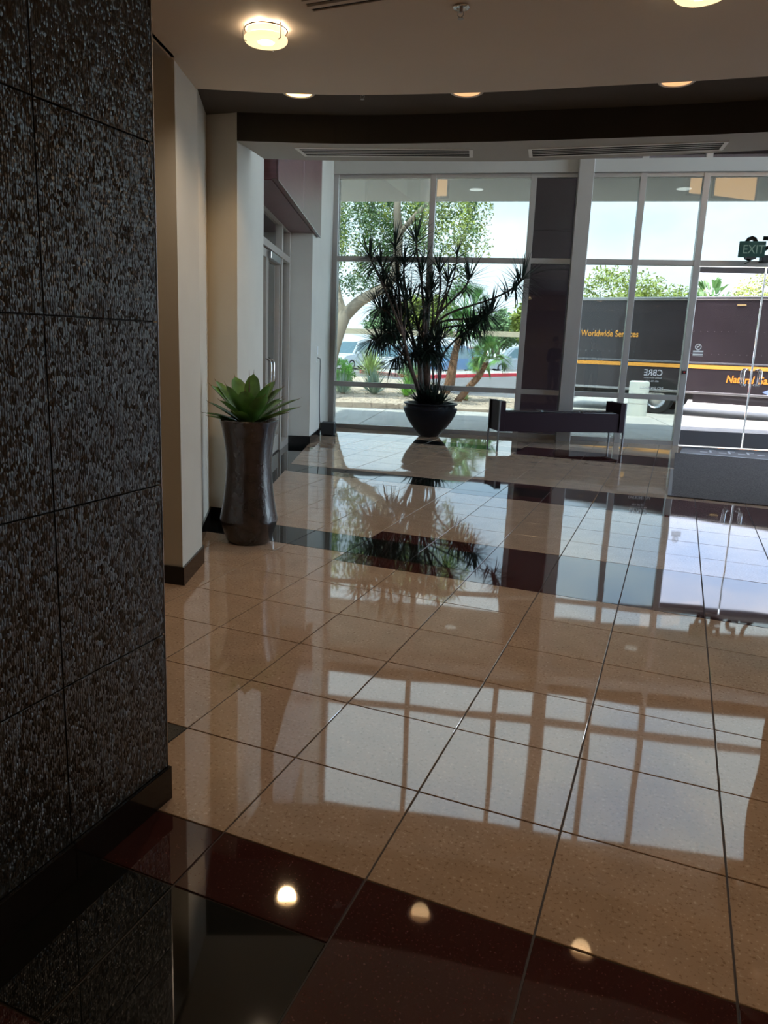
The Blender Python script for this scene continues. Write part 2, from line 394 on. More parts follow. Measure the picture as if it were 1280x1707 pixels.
# ------------------------------------------------------------------ plaster walls on the left
A=(-1.471,1.795); B_=(-1.635,2.225); Bs=(-1.78,2.35); Rc=(-2.263,3.225); K=(-2.016,3.246)
b=MB(); D1=WL(-.469); D1b=WL(-.469,.52)
b.prism([A,B_,Bs,Rc,K,D1[:2],D1b[:2],(-5.5,4.2),(-5.5,1.70),(-1.75,1.765)],0,ZT)
wfl=b.build('wall_far_left',WALL,None,kind='structure')
def strip(name,pts,h=.11,t=.013,side=-1):
    """baseboard following pts, standing proud of the wall"""
    P=[Vector((p[0],p[1],0)) for p in pts]; off=[]
    for i,p in enumerate(P):
        ds=[]
        if i>0: ds.append((P[i]-P[i-1]).normalized())
        if i<len(P)-1: ds.append((P[i+1]-P[i]).normalized())
        ns=[Vector((-d.y,d.x,0))*side for d in ds]; nn=sum(ns,Vector()).normalized(); c=nn.dot(ns[0]); off.append(p+nn*(t/max(.3,c)))
    V=[];F=[];n=len(P)
    for p,o in zip(P,off): V+=[(p.x,p.y,0),(o.x,o.y,0),(o.x,o.y,h),(p.x,p.y,h)]
    for i in range(n-1):
        for k in range(4): F.append((4*i+k,4*i+(k+1)%4,4*i+4+(k+1)%4,4*i+4+k))
    F+= [(0,1,2,3),(4*n-4,4*n-3,4*n-2,4*n-1)]
    b=MB(); b.add(V,F); return b.build(name,BASEM,None,kind='structure')
strip('baseboard_left',[(-5.5,1.70),(-1.75,1.765),A,B_,Bs,Rc,K,D1[:2],D1b[:2]],side=-1)
# far jamb + side wall up to the window wall
gl0=G(-.20); J0=WL(3.254); J1=WL(3.254,.36)
b=MB(); b.prism([J0[:2],(gl0.x,gl0.y),(gl0.x-.9,gl0.y-.2),(-5.0,7.7),J1[:2]],0,ZT)
b.build('wall_left_window_side',WALL,None,kind='structure')
strip('baseboard_left',[J1[:2],J0[:2],(gl0.x,gl0.y)],side=-1)
# wall above the recessed storefront
b=MB(); b.prism([WL(-.469,.32)[:2],WL(3.254,.32)[:2],WL(3.254,.55)[:2],WL(-.469,.55)[:2]],2.93,ZT); b.build('wall_over_storefront',WALL,None,kind='structure')
# office behind the storefront
b=MB(); b.prism([(-6.5,4.3),(-6.35,4.3),(-6.35,7.6),(-6.5,7.6)],0,2.95); b.prism([(-6.4,4.25),(-3.2,4.25),(-3.2,4.32),(-6.4,4.32)],0,2.95); b.prism([(-6.4,7.55),(-4.2,7.55),(-4.2,7.62),(-6.4,7.62)],0,2.95)
b.prism([(-6.4,4.3),WL(-.4,.5)[:2],WL(3.2,.5)[:2],(-6.4,7.6)],2.94,3.0)
b.build('wall_office',WALL,None,kind='structure')
# ------------------------------------------------------------------ storefront door in the doorway
sf=empty('door_2',WL(1.9,.35),kind='structure')
def WF(x,y,z): return WL(x,y,z)
for (s0,s1,z0,z1) in ((-.46,-.40,0,2.93),(.55,.61,0,2.93),(2.50,2.60,0,2.93),(3.19,3.25,0,2.93)):
    b=MB(); b.box(s0,s1,.30,.40,z0,z1,WF,ch=.002); b.build('mullion',ALT,sf)
b=MB(); b.box(-.40,3.19,.30,.40,2.86,2.93,WF); b.build('head_rail',ALT,sf)
b=MB(); b.box(-.40,3.19,.29,.40,2.46,2.54,WF,ch=.002); b.build('transom_rail',ALT,sf)
b=MB(); b.box(-.40,.55,.30,.40,0,.09,WF); b.box(2.60,3.19,.30,.40,0,.09,WF); b.build('sill_rail',ALT,sf)
b=MB(); b.box(-.40,3.19,.345,.353,2.54,2.86,WF); b.build('pane',GLS,sf)
b=MB(); b.box(2.60,3.19,.345,.353,.09,2.46,WF); b.build('pane',GLS,sf)
b=MB(); b.box(-.40,.55,.345,.353,.09,2.46,WF); b.build('pane',GLS,sf)
for (s0,s1) in ((.62,1.55),(1.56,2.49)):
    b=MB(); b.box(s0,s0+.07,.32,.37,.02,2.45,WF); b.box(s1-.07,s1,.32,.37,.02,2.45,WF); b.box(s0,s1,.32,.37,2.36,2.45,WF); b.box(s0,s1,.32,.37,.02,.22,WF); b.build('door_leaf',ALT,sf)
    b=MB(); b.box(s0+.07,s1-.07,.345,.353,.22,2.36,WF); b.build('pane',GLS,sf)
for s in (1.46,1.66):
    b=MB(); b.tube([WL(s,.32,.92),WL(s,.26,.94),WL(s,.25,1.0),WL(s,.25,1.16),WL(s,.26,1.20),WL(s,.32,1.22)],.011); b.build('pull_handle',CHROME,sf,smooth=True)
b=MB(); b.box(1.60,2.30,.28,.33,2.36,2.44,WF,ch=.004); b.build('door_closer',STEEL,sf)
# ------------------------------------------------------------------ plum panelled box above the doorway
pb=empty('plum_canopy_box',WL(1.7,.1,2.87),label='plum lacquered panelled box projecting above the recessed glass doorway on the left',category='wall panel')
b=MB(); b.box(-.07,3.70,-.045,.0,2.885,4.6,WF) ; b.box(-.07,3.25,0,.31,2.885,4.6,WF); b.build('box_core',PLUM,pb)
for s0,s1 in ((-.07,1.735),(1.742,3.70)):
    b=MB(); b.box(s0+.003,s1-.003,-.062,-.047,2.87,4.6,WF,ch=.002); b.build('panel',PLUM,pb)
b=MB(); b.box(-.07,3.25,0,.31,2.87,2.884,WF); b.build('underside_panel',PLUM,pb)
b=MB(); b.box(-.07,3.70,-.066,-.062,2.868,2.876,WF); b.build('edge_trim',STEEL,pb)
# ------------------------------------------------------------------ ceilings
ce=[(-1.628,2.20),(-1.19,2.42),(-.765,2.58),(-.104,2.74),(.53,2.83),(1.34,2.93),(2.2,2.95),(3.2,2.86),(4.6,2.5),(6.9,1.6)]
sF=[(-2.013,3.24),(-1.186,3.558),(.043,3.809),(1.44,4.0),(2.8,4.02),(4.6,3.75),(6.9,2.95)]
sB=[(-2.095,3.76),(-1.566,3.965),(-.80,4.19),(-.053,4.37),(1.41,4.47),(2.8,4.49),(4.6,4.22),(6.9,3.42)]
ceA=arc(ce,27); sFA=arc(sF,27); sBA=arc(sB,27)
b=MB(); b.prism([A]+ceA+[(6.9,-5),(-.94,-5),(-.94,.07)],ZC,ZV-.002); b.build('ceiling',CEIL,None,kind='structure')
b=MB(); b.prism([(-5.5,1.9),(-5.5,-5),(-.93,-5),(-.93,.07),A],3.55,3.6); b.prism([(-.96,-5),(-.93,-5),(-.93,.07),(-1.44,1.76),(-1.47,1.76),(-.96,.07)],ZC,3.55); b.build('ceiling_corridor',CEIL,None,kind='structure')
b=MB(); b.prism([(-2.4,1.7)]+[(x,y-.3) for x,y in ceA][:1]+[(6.9,1.0),(6.9,3.2)]+sFA[::-1]+[(-2.4,3.25)],ZV,ZV+.06); b.build('ceiling_cove',COVE,None,kind='structure')
def ribbon_block(Ain,Bin,z0,z1,front,bottom,name):
    b=MB(); n=len(Ain)
    for i in range(n-1):
        a0,a1,c0,c1=Ain[i],Ain[i+1],Bin[i],Bin[i+1]
        b.mi=0; b.add([(*a0,z0),(*a1,z0),(*a1,z1),(*a0,z1)],[(0,1,2,3)])
        b.mi=1; b.add([(*a0,z0),(*c0,z0),(*c1,z0),(*a1,z0)],[(0,1,2,3)])
        b.mi=1; b.add([(*c0,z0),(*c1,z0),(*c1,z1),(*c0,z1)],[(0,1,2,3)])
        b.mi=1; b.add([(*a0,z1),(*c0,z1),(*c1,z1),(*a1,z1)],[(0,1,2,3)])
    b.mi=1
    for i in (0,n-1): b.add([(*Ain[i],z0),(*Bin[i],z0),(*Bin[i],z1),(*Ain[i],z1)],[(0,1,2,3)])
    return b.build(name,[front,bottom],None,kind='structure')
nn=min(len(sFA),len(sBA))
def resamp(P,n):
    L=[0]
    for i in range(len(P)-1): L.append(L[-1]+math.dist(P[i],P[i+1]))
    out=[]
    for k in range(n):
        t=L[-1]*k/(n-1); i=max(j for j in range(len(L)) if L[j]<=t+1e-9); i=min(i,len(P)-2); u=(t-L[i])/(L[i+1]-L[i]); out.append((P[i][0]+(P[i+1][0]-P[i][0])*u,P[i][1]+(P[i+1][1]-P[i][1])*u))
    return out
ribbon_block(resamp(sFA,40),resamp(sBA,40),ZC,ZV+.06,BULK,SOFM,'trim_1')
# upper wall over the soffit, facing the windows, with lit office windows
sBr=resamp(sBA,40); inn=[(x,y-.12) for x,y in sBr]
ribbon_block(inn,sBr,ZV+.062,ZT,CEIL,CEIL,'wall_upper')
b=MB(); b.prism([(-5.5,3.0),(9,1.0),(9,13.0),(-5.2,9.6)],ZT,ZT+.1); b.build('ceiling_upper',CEIL,None,kind='structure')
def upper_window(x0,x1,z0,z1,label,m=LITW):
    def yy(x): 
        for i in range(len(sBr)-1):
            if sBr[i][0]<=x<=sBr[i+1][0]: return sBr[i][1]+(sBr[i+1][1]-sBr[i][1])*(x-sBr[i][0])/(sBr[i+1][0]-sBr[i][0])
        return sBr[0][1] if x<sBr[0][0] else sBr[-1][1]
    y0,y1=yy(x0)+.02,yy(x1)+.02
    def fr(x,y,z): t=(x-x0)/(x1-x0); return (x,y0+(y1-y0)*t+y,z)
    o=empty('upper_office_window',fr((x0+x1)/2,0,z0),kind='structure')
    b=MB(); b.box(x0,x1,.0,.03,z0,z1,fr); b.build('lit_pane',m,o)
    b=MB(); b.box(x0-.05,x0,.0,.06,z0-.05,z1+.05,fr); b.box(x1,x1+.05,.0,.06,z0-.05,z1+.05,fr); b.box(x0,x1,.0,.06,z1,z1+.05,fr); b.box(x0,x1,.0,.06,z0-.05,z0,fr); b.build('window_frame',PLUM,o)
upper_window(-1.95,-1.72,4.95,5.35,'')
upper_window(3.95,4.37,5.15,5.75,''); upper_window(4.62,5.85,5.15,5.75,'')
# right + rear walls
b=MB(); b.box(6.9,7.05,-5,5.92,0,ZT); b.build('wall_right',WALL,None,kind='structure')
wr=empty('added_side_window',(6.97,3.5,0),kind='structure')  # unseen side glazing, added and sized to bring daylight onto the left walls
for k in range(7,12):
    y=-4.9+k*1.55; b=MB(); b.box(6.91,7.03,y-.03,y+.03,0,ZT); b.build('mullion',ALU,wr)
    if k<11:
        for z0,z1 in ((.08,2.72),(2.90,5.05),(5.11,7.3)):
            b=MB(); b.box(6.966,6.974,y+.03,y+1.52,z0,z1); b.build('pane',GLV,wr)
for z0,z1 in ((0,.08),(2.72,2.90),(5.05,5.11),(7.3,ZT)):
    b=MB(); b.box(6.92,7.02,5.95,12.15,z0,z1); b.build('rail',ALU,wr)
b=MB(); b.box(-5.6,7.05,-5.12,-5,0,3.6); b.build('wall_back',WALL,None,kind='structure')
b=MB(); b.box(-5.62,-5.5,-5,4.3,0,3.6); b.build('wall_corridor_end',WALL,None,kind='structure')
# ------------------------------------------------------------------ linear slot diffusers in the soffit
def diffuser(cs,n,label,name='slot_diffuser'):
    P=[Vector((*c,ZC)) for c in cs]  # near-left, near-right, far-right, far-left
    o=empty(name,(P[0]+P[2])/2,label=label,category='air vent',group='slot air vents in the soffit')
    def fr(u,v,z): a=P[0].lerp(P[1],u); c=P[3].lerp(P[2],u); q=a.lerp(c,v); return (q.x,q.y,ZC+z)
    w=.013/(P[1]-P[0]).length*2; d=.10
    b=MB(); b.box(0,1,0,d,-.004,0,fr); b.box(0,1,1-d,1,-.004,0,fr); b.box(0,w,d,1-d,-.004,0,fr); b.box(1-w,1,d,1-d,-.004,0,fr); b.build('frame',WHITEP,o)
    b=MB(); b.box(w,1-w,d,1-d,-.0012,0,fr); b.build('dark_backing',SLOT,o)
    for k in range(n):
        v=d+(1-2*d)*(k+1)/(n+1); b=MB(); b.box(w,1-w,v-.024,v+.024,-.0026,-.0014,fr); b.build('slat',WHITEP,o)
diffuser([(-1.698,3.518),(-.454,3.916),(-.511,4.135),(-1.736,3.763)],3,'left white slot air vent in the curved soffit above the potted dracaena')
diffuser([(-.075,4.005),(1.229,4.161),(1.196,4.392),(-.111,4.244)],3,'right white slot air vent in the curved soffit above the bench')
o=empty('ceiling_return_grille',(.0,1.2,ZC),label='dark slatted return air grille at the very top edge of the ceiling',category='air vent')
b=MB(); b.box(-.535,.62,1.50,1.52,ZC-.006,ZC); b.box(-.535,.62,.96,.98,ZC-.006,ZC); b.box(-.535,-.52,.98,1.50,ZC-.006,ZC); b.box(.605,.62,.98,1.50,ZC-.006,ZC); b.build('frame',CEIL,o)
b=MB(); b.box(-.52,.605,.98,1.50,ZC-.0008,ZC-.0001); b.build('dark_backing',SLOT,o)
for k in range(9):
    b=MB(); yk=1.452-k*.052; b.box(-.52,.605,yk-.012,yk+.012,ZC-.012,ZC-.002); b.build('slat',CEIL,o)
# ------------------------------------------------------------------ lamps
def point(name,loc,energy,col,r=.05,spot=None,parent=None,rot=None):
    l=bpy.data.lights.new(name,'SPOT' if spot else 'POINT'); l.energy=energy; l.color=col; l.shadow_soft_size=r
    if spot: l.spot_size=spot; l.spot_blend=.6
    o=bpy.data.objects.new(name,l); COL.objects.link(o); o.location=loc
    return o
WARM=(1,.78,.56)
def ring_lamp(x,y,label):
    z=ZC
    o=empty('ring_ceiling_lamp',(x,y,z),label=label,category='ceiling light',group='frosted glass ring lamps on the ceiling')
    b=MB(); b.lathe([(.040,-.058),(.044,-.062),(.093,-.062),(.099,-.055),(.099,-.046),(.090,-.042),(.044,-.042),(.040,-.046),(.040,-.058)],x,y,z,48,cap=False); b.build('glass_ring',RINGE,o,smooth=True)
    b=MB(); b.lathe([(.086,-.040),(.086,-.012)],x,y,z,48,cap=False); b.build('diffuser_band',RINGE,o,smooth=True)
    b=MB(); b.lathe([(.0385,-.0625),(.0385,-.034)],x,y,z,40,cap=False); b.build('inner_sleeve',RINGI,o,smooth=True)
    b=MB(); b.lathe([(.097,-.016),(.100,-.013),(.097,-.010),(.094,-.013),(.097,-.016)],x,y,z,48,cap=False); b.build('wire_ring',BARKD,o,smooth=True)
    b=MB(); b.lathe([(.0,-.001),(.045,-.001),(.045,-.012),(.0,-.012)],x,y,z,32,cap=False); b.build('ceiling_plate',RINGI,o,smooth='auto')
    for a in (-.35,1.75,3.85):
        ca,sa=math.cos(a),math.sin(a)
        b=MB(); b.tube([(x+.10*ca,y+.10*sa,z-.002),(x+.104*ca,y+.104*sa,z-.03),(x+.104*ca,y+.104*sa,z-.064),(x+.088*ca,y+.088*sa,z-.067)],.0025,6); b.build('clip',STEEL,o,smooth=True)
    for a in (.6,2.7,4.8): point('ring_lamp_bulb',(x+.066*math.cos(a),y+.066*math.sin(a),z-.024),.42,WARM,.010)
    point('ring_lamp_downlight',(x,y,z-.066),13,WARM,.014,spot=math.radians(150))
ring_lamp(-.81,1.594,'glowing frosted ring lamp on the ceiling left of the sprinkler')
ring_lamp(1.012,1.73,'glowing ring lamp cut off by the top edge at upper right')
def downlight(x,y,z,label,m,r=.085,energy=0,group='recessed downlights in the dark ceiling cove'):
    o=empty('recessed_downlight',(x,y,z),label=label,category='ceiling light',group=group)
    b=MB(); b.lathe([(r,-.001),(r+.018,-.002),(r+.020,-.008),(r+.012,-.012),(r,-.010),(r,-.001)],x,y,z,40,cap=False); b.build('trim_ring',WHITEP,o,smooth=True)
    b=MB(); b.lathe([(0,-.006),(r*.6,-.007),(r,-.006)],x,y,z,40,cap=False); b.build('lens',m,o,smooth=True)
    if energy: 
        l=point('downlight_light',(x,y,z-.03),energy,(1,.66,.34),.07,spot=math.radians(125))
    return o
downlight(-1.38,2.985,ZV,'brightly lit recessed downlight nearest the left wall in the dark cove',LAMPB,energy=17)
downlight(-.339,3.285,ZV,'dim amber recessed downlight in the middle of the dark cove',LAMPD,energy=.5)
downlight(.89,3.47,ZV,'dim amber recessed downlight at the right of the dark cove',LAMPD,energy=.5)
downlight(2.10,3.52,ZV,'recessed downlight beyond the right edge of the dark cove',LAMPD,energy=.5)
for i,(x,y) in enumerate(((3.2,1.2),(3.2,-1.4),(5.4,0),(1.3,-3.6),(5.2,-3.2),(3.4,-4.0))):  # unseen downlights, added to fill the lobby with warm light
    downlight(x,y,ZC,'added fill downlight over the unseen lobby behind the camera',LAMPB,energy=17,group='added fill downlights behind the camera')
downlight(-2.6,.7,3.55,'recessed downlight in the corridor behind the dark feature wall',LAMPB,energy=14,group='corridor downlights')
downlight(-5.0,6.0,2.94,'recessed downlight in the office behind the glass doors',LAMPB,energy=70,group='office downlights')
def sprinkler(x,y,z,label):
    o=empty('sprinkler_head',(x,y,z),label=label,category='sprinkler',group='ceiling sprinklers')
    b=MB(); b.lathe([(.0,-.001),(.033,-.001),(.036,-.004),(.030,-.009),(.020,-.004),(0,-.004)],x,y,z,32,cap=False); b.build('escutcheon',CHROME,o,smooth=True)
    b=MB(); b.lathe([(.008,-.004),(.008,-.022),(.004,-.024)],x,y,z,16); b.build('nozzle',STEEL,o,smooth='auto')
    b=MB(); b.tube([(x-.012,y,z-.02),(x-.013,y,z-.034),(x,y,z-.044)],.0022,6); b.tube([(x+.012,y,z-.02),(x+.013,y,z-.034),(x,y,z-.044)],.0022,6); b.build('yoke',STEEL,o,smooth=True)
    b=MB(); b.lathe([(0,-.044),(.013,-.045),(.013,-.047),(0,-.047)],x,y,z,18,cap=False); b.build('deflector',STEEL,o)
sprinkler(.086,1.67,ZC,'chrome sprinkler head on the pale ceiling between the ring lamps')
sprinkler(-.978,3.10,ZV,'small sprinkler head in the dark cove right of the bright downlight')
# ------------------------------------------------------------------ window wall
wn=empty('window_1',G(2.8),kind='structure')
SV=[-.155,1.415,2.965,4.575,5.47,7.50,8.6,9.8,11.0]; 
ZB,ZL,ZM,ZH=(0,.07),(.71,.79),(2.75,2.83),(4.08,4.27)
ZU1,ZU2=(5.02,5.12),(7.3,7.6)
def gf(x,y,z): return G(x,y,z)
for s in SV:
    w=.045; b=MB(); b.box(s-w,s+w,-.06,.06,0,ZH[0] ,gf,ch=.003); b.build('mullion',ALU,wn)
    b=MB(); b.box(s-w,s+w,-.06,.06,ZH[1],ZU2[0],gf,ch=.003); b.build('mullion',ALU,wn)
SX=SV+[3.72]; SX.sort()
def spans(): 
    for a,c in zip(SX[:-1],SX[1:]): yield a,c
for a,c in spans():
    la=a+(.11 if a==3.72 else .045); lc=c-(.11 if c==3.72 else .045); door=(a==5.47)
    rails=[ZM,(4.02,4.08),ZU1] if door else [ZB,ZL,ZM,(4.02,4.08),ZU1]
    for z0,z1 in rails:
        b=MB(); b.box(la,lc,-.05,.05,z0,z1,gf,ch=.002); b.build('rail',ALU,wn)
    zs=[ZB[1],ZL[0],ZL[1],ZM[0],ZM[1],4.02,ZH[1],ZU1[0],ZU1[1],ZU2[0]]
    for z0,z1 in zip(zs[0::2],zs[1::2]):
        if door and z1<2.8: continue
        b=MB(); b.box(la,lc,-.004,.004,z0,z1,gf); b.build('pane',GLT,wn)
b=MB(); b.box(-.2,11.1,-.11,.10,ZH[0],ZH[1],gf); b.build('head_band',SOFM,wn)
b=MB(); b.box(-.2,11.1,-.08,.10,ZU2[0],ZU2[1],gf); b.build('head_band',SOFM,wn)
b=MB(); b.box(3.61,3.83,-.25,.04,0,ZU2[0],gf,ch=.004); b.build('column',ALU,wn)
b=MB(); b.box(-.2,-.11,-.02,.12,0,ZU2[0],gf); b.build('jamb_trim',WHITEP,wn)
# glass entrance doors
dr=empty('door_1',G(6.47,0),kind='structure')
for i,(s0,s1,hs) in enumerate(((5.535,6.452,6.34),(6.478,7.40,6.59))):
    b=MB(); b.box(s0,s1,-.006,.006,.25,2.655,gf); b.build('glass_leaf',GLC,dr)
    b=MB(); b.box(s0,s1,-.022,.022,.015,.25,gf,ch=.002); b.build('kick_rail',ALUD,dr)
    b=MB(); b.box(s0,s1,-.022,.022,2.655,2.74,gf,ch=.002); b.build('top_rail',ALUD,dr)
    dx=.07 if i==0 else -.07
    for sgn in (-1,1):
        b=MB(); b.tube([G(hs+dx,sgn*.01,1.225),G(hs+dx*.3,sgn*.05,1.235),G(hs,sgn*.062,1.20),G(hs,sgn*.062,1.02),G(hs+dx*.3,sgn*.05,.985),G(hs+dx,sgn*.01,.995)],.013,10); b.build('pull_handle',CHROME,dr,smooth=True)
b=MB(); b.box(6.455,6.475,-.008,.008,.25,2.655,gf); b.build('meeting_glint',WHITEP,dr)  # white strip paints the bright reflection in the gap between the glass leaves
b=MB(); b.box(5.516,5.533,-.010,.010,.02,2.74,gf); b.build('hinge_glint',WHITEP,dr)  # white strip paints the bright glass edge beside the jamb
b=MB(); b.box(5.44,5.50,-.075,-.06,1.13,1.18,gf,ch=.002); b.build('push_button',BLK,dr); b=MB(); b.lathe([(0,0),(.014,0),(.012,.006),(0,.006)],0,0,0,16,axis='y'); 
b=MB(); q=G(5.47,-.082,1.155); b.tube([q,q+GN*.01],.013,14); b.build('indicator_button',mat('red indicator',(.5,.02,.02),.3),dr)
# lettering on the glass (faces outward, so mirrored from inside)
d1=empty('window_lettering',G(4.99,.006,.85),label='pale mirrored vinyl lettering on the window pane left of the entrance doors',category='sign')
XM=-GE
text_obj('lettering','CBRE',.135,VINYL,G(5.168,-.0065,1.085),XM,(0,0,1),d1,ext=.0006,sx=.88,bold=.002)
text_obj('lettering','leasing information',.036,VINYL,G(5.16,-.0065,1.04),XM,(0,0,1),d1,ext=.0006,sx=.98)
text_obj('lettering','602-735-1700',.036,VINYL,G(5.12,-.0065,.985),XM,(0,0,1),d1,ext=.0006,sx=.98)
text_obj('lettering','NO SMOKING',.058,VINYL,G(5.20,-.0065,.87),XM,(0,0,1),d1,ext=.0006,sx=.95)
d2=empty('door_decal',G(5.64,.010,1.43),label='small pale prohibition decal with a slashed circle on the left entrance door',category='sign')
b=MB()
for k in range(32):
    a0=2*math.pi*k/32; a1=2*math.pi*(k+1)/32; c=lambda a,r:G(5.645+r*math.cos(a),-.0085,1.548+r*math.sin(a))
    b.add([c(a0,.036),c(a1,.036),c(a1,.049),c(a0,.049)],[(0,1,2,3)])
b.add([G(5.612,-.0085,1.520),G(5.621,-.0085,1.511),G(5.678,-.0085,1.576),G(5.669,-.0085,1.585)],[(0,1,2,3)]); b.add([G(5.615,-.0085,1.56),G(5.66,-.0085,1.56),G(5.66,-.0085,1.545),G(5.63,-.0085,1.545)],[(0,1,2,3)])
b.build('slashed_circle',VINYL,d2)
b=MB()
for z0,z1 in ((1.468,1.492),(1.452,1.459),(1.425,1.444),(1.41,1.417)): b.box(5.575,5.725,-.009,-.0075,z0,z1,gf)
b.build('caption_strip',VINYL,d2)
# address number on the transom glass above the doors
an=empty('address_number',G(6.5,.03,2.98),label='large dark address numerals on the glass above the entrance doors, mirrored from inside',category='sign')
text_obj('numerals','2550',.50,mat('dark green numerals',(.02,.05,.05),.4),G(7.05,.03,2.845),XM,(0,0,1),an,ext=.01,sx=.95,bold=.006)
# exit sign
ex=empty('exit_sign',G(6.14,-.30,2.84),label='dark green hanging exit sign with pale letters above the entrance doors',category='sign')
b=MB(); b.box(5.965,6.325,-.315,-.285,2.85,3.075,gf,ch=.004); b.build('sign_panel',mat('dark green acrylic',(.012,.055,.045),.25),ex)
text_obj('letters','EXIT',.17,mat('pale green letters',(.16,.26,.19),.5),G(6.012,-.317,2.905),GE,(0,0,1),ex,ext=.002,sx=.86)
b=MB(); b.tube([G(6.145,-.30,2.85),G(6.145,-.30,2.80),G(6.145,-.06,2.79)],.010,8); b.box(6.08,6.21,-.33,-.27,2.83,2.852,gf); b.build('bracket',BLK,ex)
# mounting plate of the sign on the right
b=MB(); b.box(6.33,6.46,-.20,-.06,2.80,2.90,gf,ch=.004); b.build('transformer_box',BLK,ex)
# ------------------------------------------------------------------ floor mats
b=MB(); b.box(1.115,3.35,6.43,8.36,0,.012,ch=.003); o=b.build('entrance_mat',CARPET,None,label='larger charcoal entrance mat nearest the camera on the tiled floor at right',category='mat')
b=MB(); b.box(1.115,1.15,6.43,8.36,.012,.0135); b.build('rubber_edge',BLK,o)
b=MB(); b.box(1.155,3.35,8.365,10.10,0,.011,ch=.003); o=b.build('entrance_mat',CARPET,None,label='charcoal entrance mat lying between the near mat and the lettered door mat',category='mat')
mt_=empty('door_mat',(2.3,10.7,0),label='blue grey door mat with pale lettering right inside the entrance doors',category='mat')
b=MB(); b.prism([(1.22,10.16),(3.5,10.16),(3.5,11.45),(1.26,10.98)],0,.010); b.build('mat_body',MATB,mt_)
b=MB(); b.box(1.22,3.5,10.12,10.16,0,.012); b.build('pale_border',MATW,mt_)
xx=1.50
for wd in (7,5):
    for k in range(wd):
        b=MB(); yb=10.42+(xx-1.5)*.12; h=.30
        y0,y1=(yb+h-.06,yb+h) if k%2 else (yb,yb+.06)
        b.prism([(xx,yb),(xx+.03,yb),(xx+.03,y0),(xx+.10,y0),(xx+.10,y1),(xx,y1)] if not k%2 else [(xx,yb),(xx+.03,yb),(xx+.03,y0),(xx+.10,y0),(xx+.10,y1),(xx,y1)],.0101,.0115); b.build('letter',MATW,mt_)
        xx+=.128
    xx+=.14
# ------------------------------------------------------------------ bench
bo=Vector((-1.296,9.243,0)); be=Vector((.408-(-1.296),10.361-9.243,0)).normalized(); bnn=Vector((-be.y,be.x,0))
def bf(x,y,z): return bo+be*x+bnn*y+Vector((0,0,z))
LB=2.04; DB=.46
bn=empty('bench',bf(LB/2,DB/2,0),label='dark plum lobby bench with square end panels standing before the window wall',category='bench')
b=MB(); b.box(.07,LB-.07,.02,.055,.215,.50,bf,ch=.004); b.build('front_rail',BENCHP,bn)
b=MB(); b.box(.07,LB-.07,DB-.055,DB-.02,.215,.50,bf,ch=.004); b.build('back_rail',BENCHP,bn)
for x0 in (.018,LB-.098):
    b=MB(); b.box(x0,x0+.08,.0,DB,.215,.665,bf,ch=.004); b.build('end_panel',BENCHP,bn)
for x0 in (0,LB-.018):
    for y0 in (0,DB-.035):
        b=MB(); b.box(x0,x0+.018,y0,y0+.035,0,.668,bf,ch=.001); b.build('leg',LEGM,bn)
for k in range(3):
    w=(LB-.20)/3; b=MB(); b.box(.10+k*w+.004,.10+(k+1)*w-.004,.06,DB-.06,.38,.528,bf,ch=.02); b.build('seat_cushion',FABR,bn)
# ------------------------------------------------------------------ big dracaena in a bowl planter
PB=Vector((-2.539,9.78,0))
bw=empty('bowl_planter',PB,label='large charcoal glazed bowl planter standing on the floor by the window wall',category='planter')
b=MB(); b.lathe([(0,0),(.140,0),(.148,.010),(.17,.025),(.225,.085),(.29,.165),(.35,.25),(.395,.33),(.425,.405),(.435,.445),(.428,.456),(.392,.462),(.390,.495),(.395,.505),(.425,.512),(.434,.524),(.428,.534),(.385,.536),(.375,.525),(.375,.50),(0,.50)],PB.x,PB.y,0,56,cap=False); b.build('bowl',BOWL,bw,smooth='auto')
b=MB(); b.lathe([(0,.53),(.2,.525),(.378,.505)],PB.x,PB.y,0,40,cap=False); b.build('soil',SOIL,bw,smooth=True)
dp=empty('dracaena_plant',PB+Vector((0,0,.52)),label='tall dark multi-stemmed dracaena growing from the charcoal bowl by the windows',category='plant')
random.seed(11)
def strap(b,base,d,L,w,droop,seg=5,fold=.25,twist=0):
    """one strap leaf; V section, tapering, drooping towards -z"""
    d=d.normalized(); side=d.cross(Vector((0,0,1)))
    if side.length<.05: side=Vector((random.uniform(-1,1),random.uniform(-1,1),0))
    side.normalize(); side=(Matrix.Rotation(twist,3,d)@side); nrm=side.cross(d).normalized(); V=[];F=[]; p=Vector(base); dd=d.copy()
    for i in range(seg+1):
        t=i/seg
        ww=w*(.55+.9*t if t<.35 else (1-t)/.65*.865) ; ww=max(ww,.0012)
        V+=[p-side*ww, p-nrm*ww*fold, p+side*ww]
        dd=(dd+Vector((0,0,-droop/seg))).normalized(); p=p+dd*(L/seg)
    for i in range(seg):
        a=3*i; F+=[(a,a+1,a+4,a+3),(a+1,a+2,a+5,a+4)]
    b.add(V,F)
def rosette(base,axis,n,L,w,spread=1.0,droop=.6,sleeve=.16):
    out=[]
    axis=axis.normalized(); o1=axis.orthogonal().normalized(); o2=axis.cross(o1)
    for k in range(n):
        t=k/n; ph=k*2.39996+random.uniform(-.2,.2); el=math.radians(14+spread*96*t**.55)
        d=axis*math.cos(el)+(o1*math.cos(ph)+o2*math.sin(ph))*math.sin(el)
        st=Vector(base)-axis*(sleeve*t)
        out.append((st,d,L*random.uniform(.8,1.08)*(.8+.2*math.sin(math.pi*min(1,t+.3))),w*random.uniform(.8,1.1),droop*(.3+t)*random.uniform(.5,1.3)))
    return out
def inside(p,m=.10):
    p=Vector(p)
    while inglass(p)<m: p=p-(p-CAMP)*.006
    return p
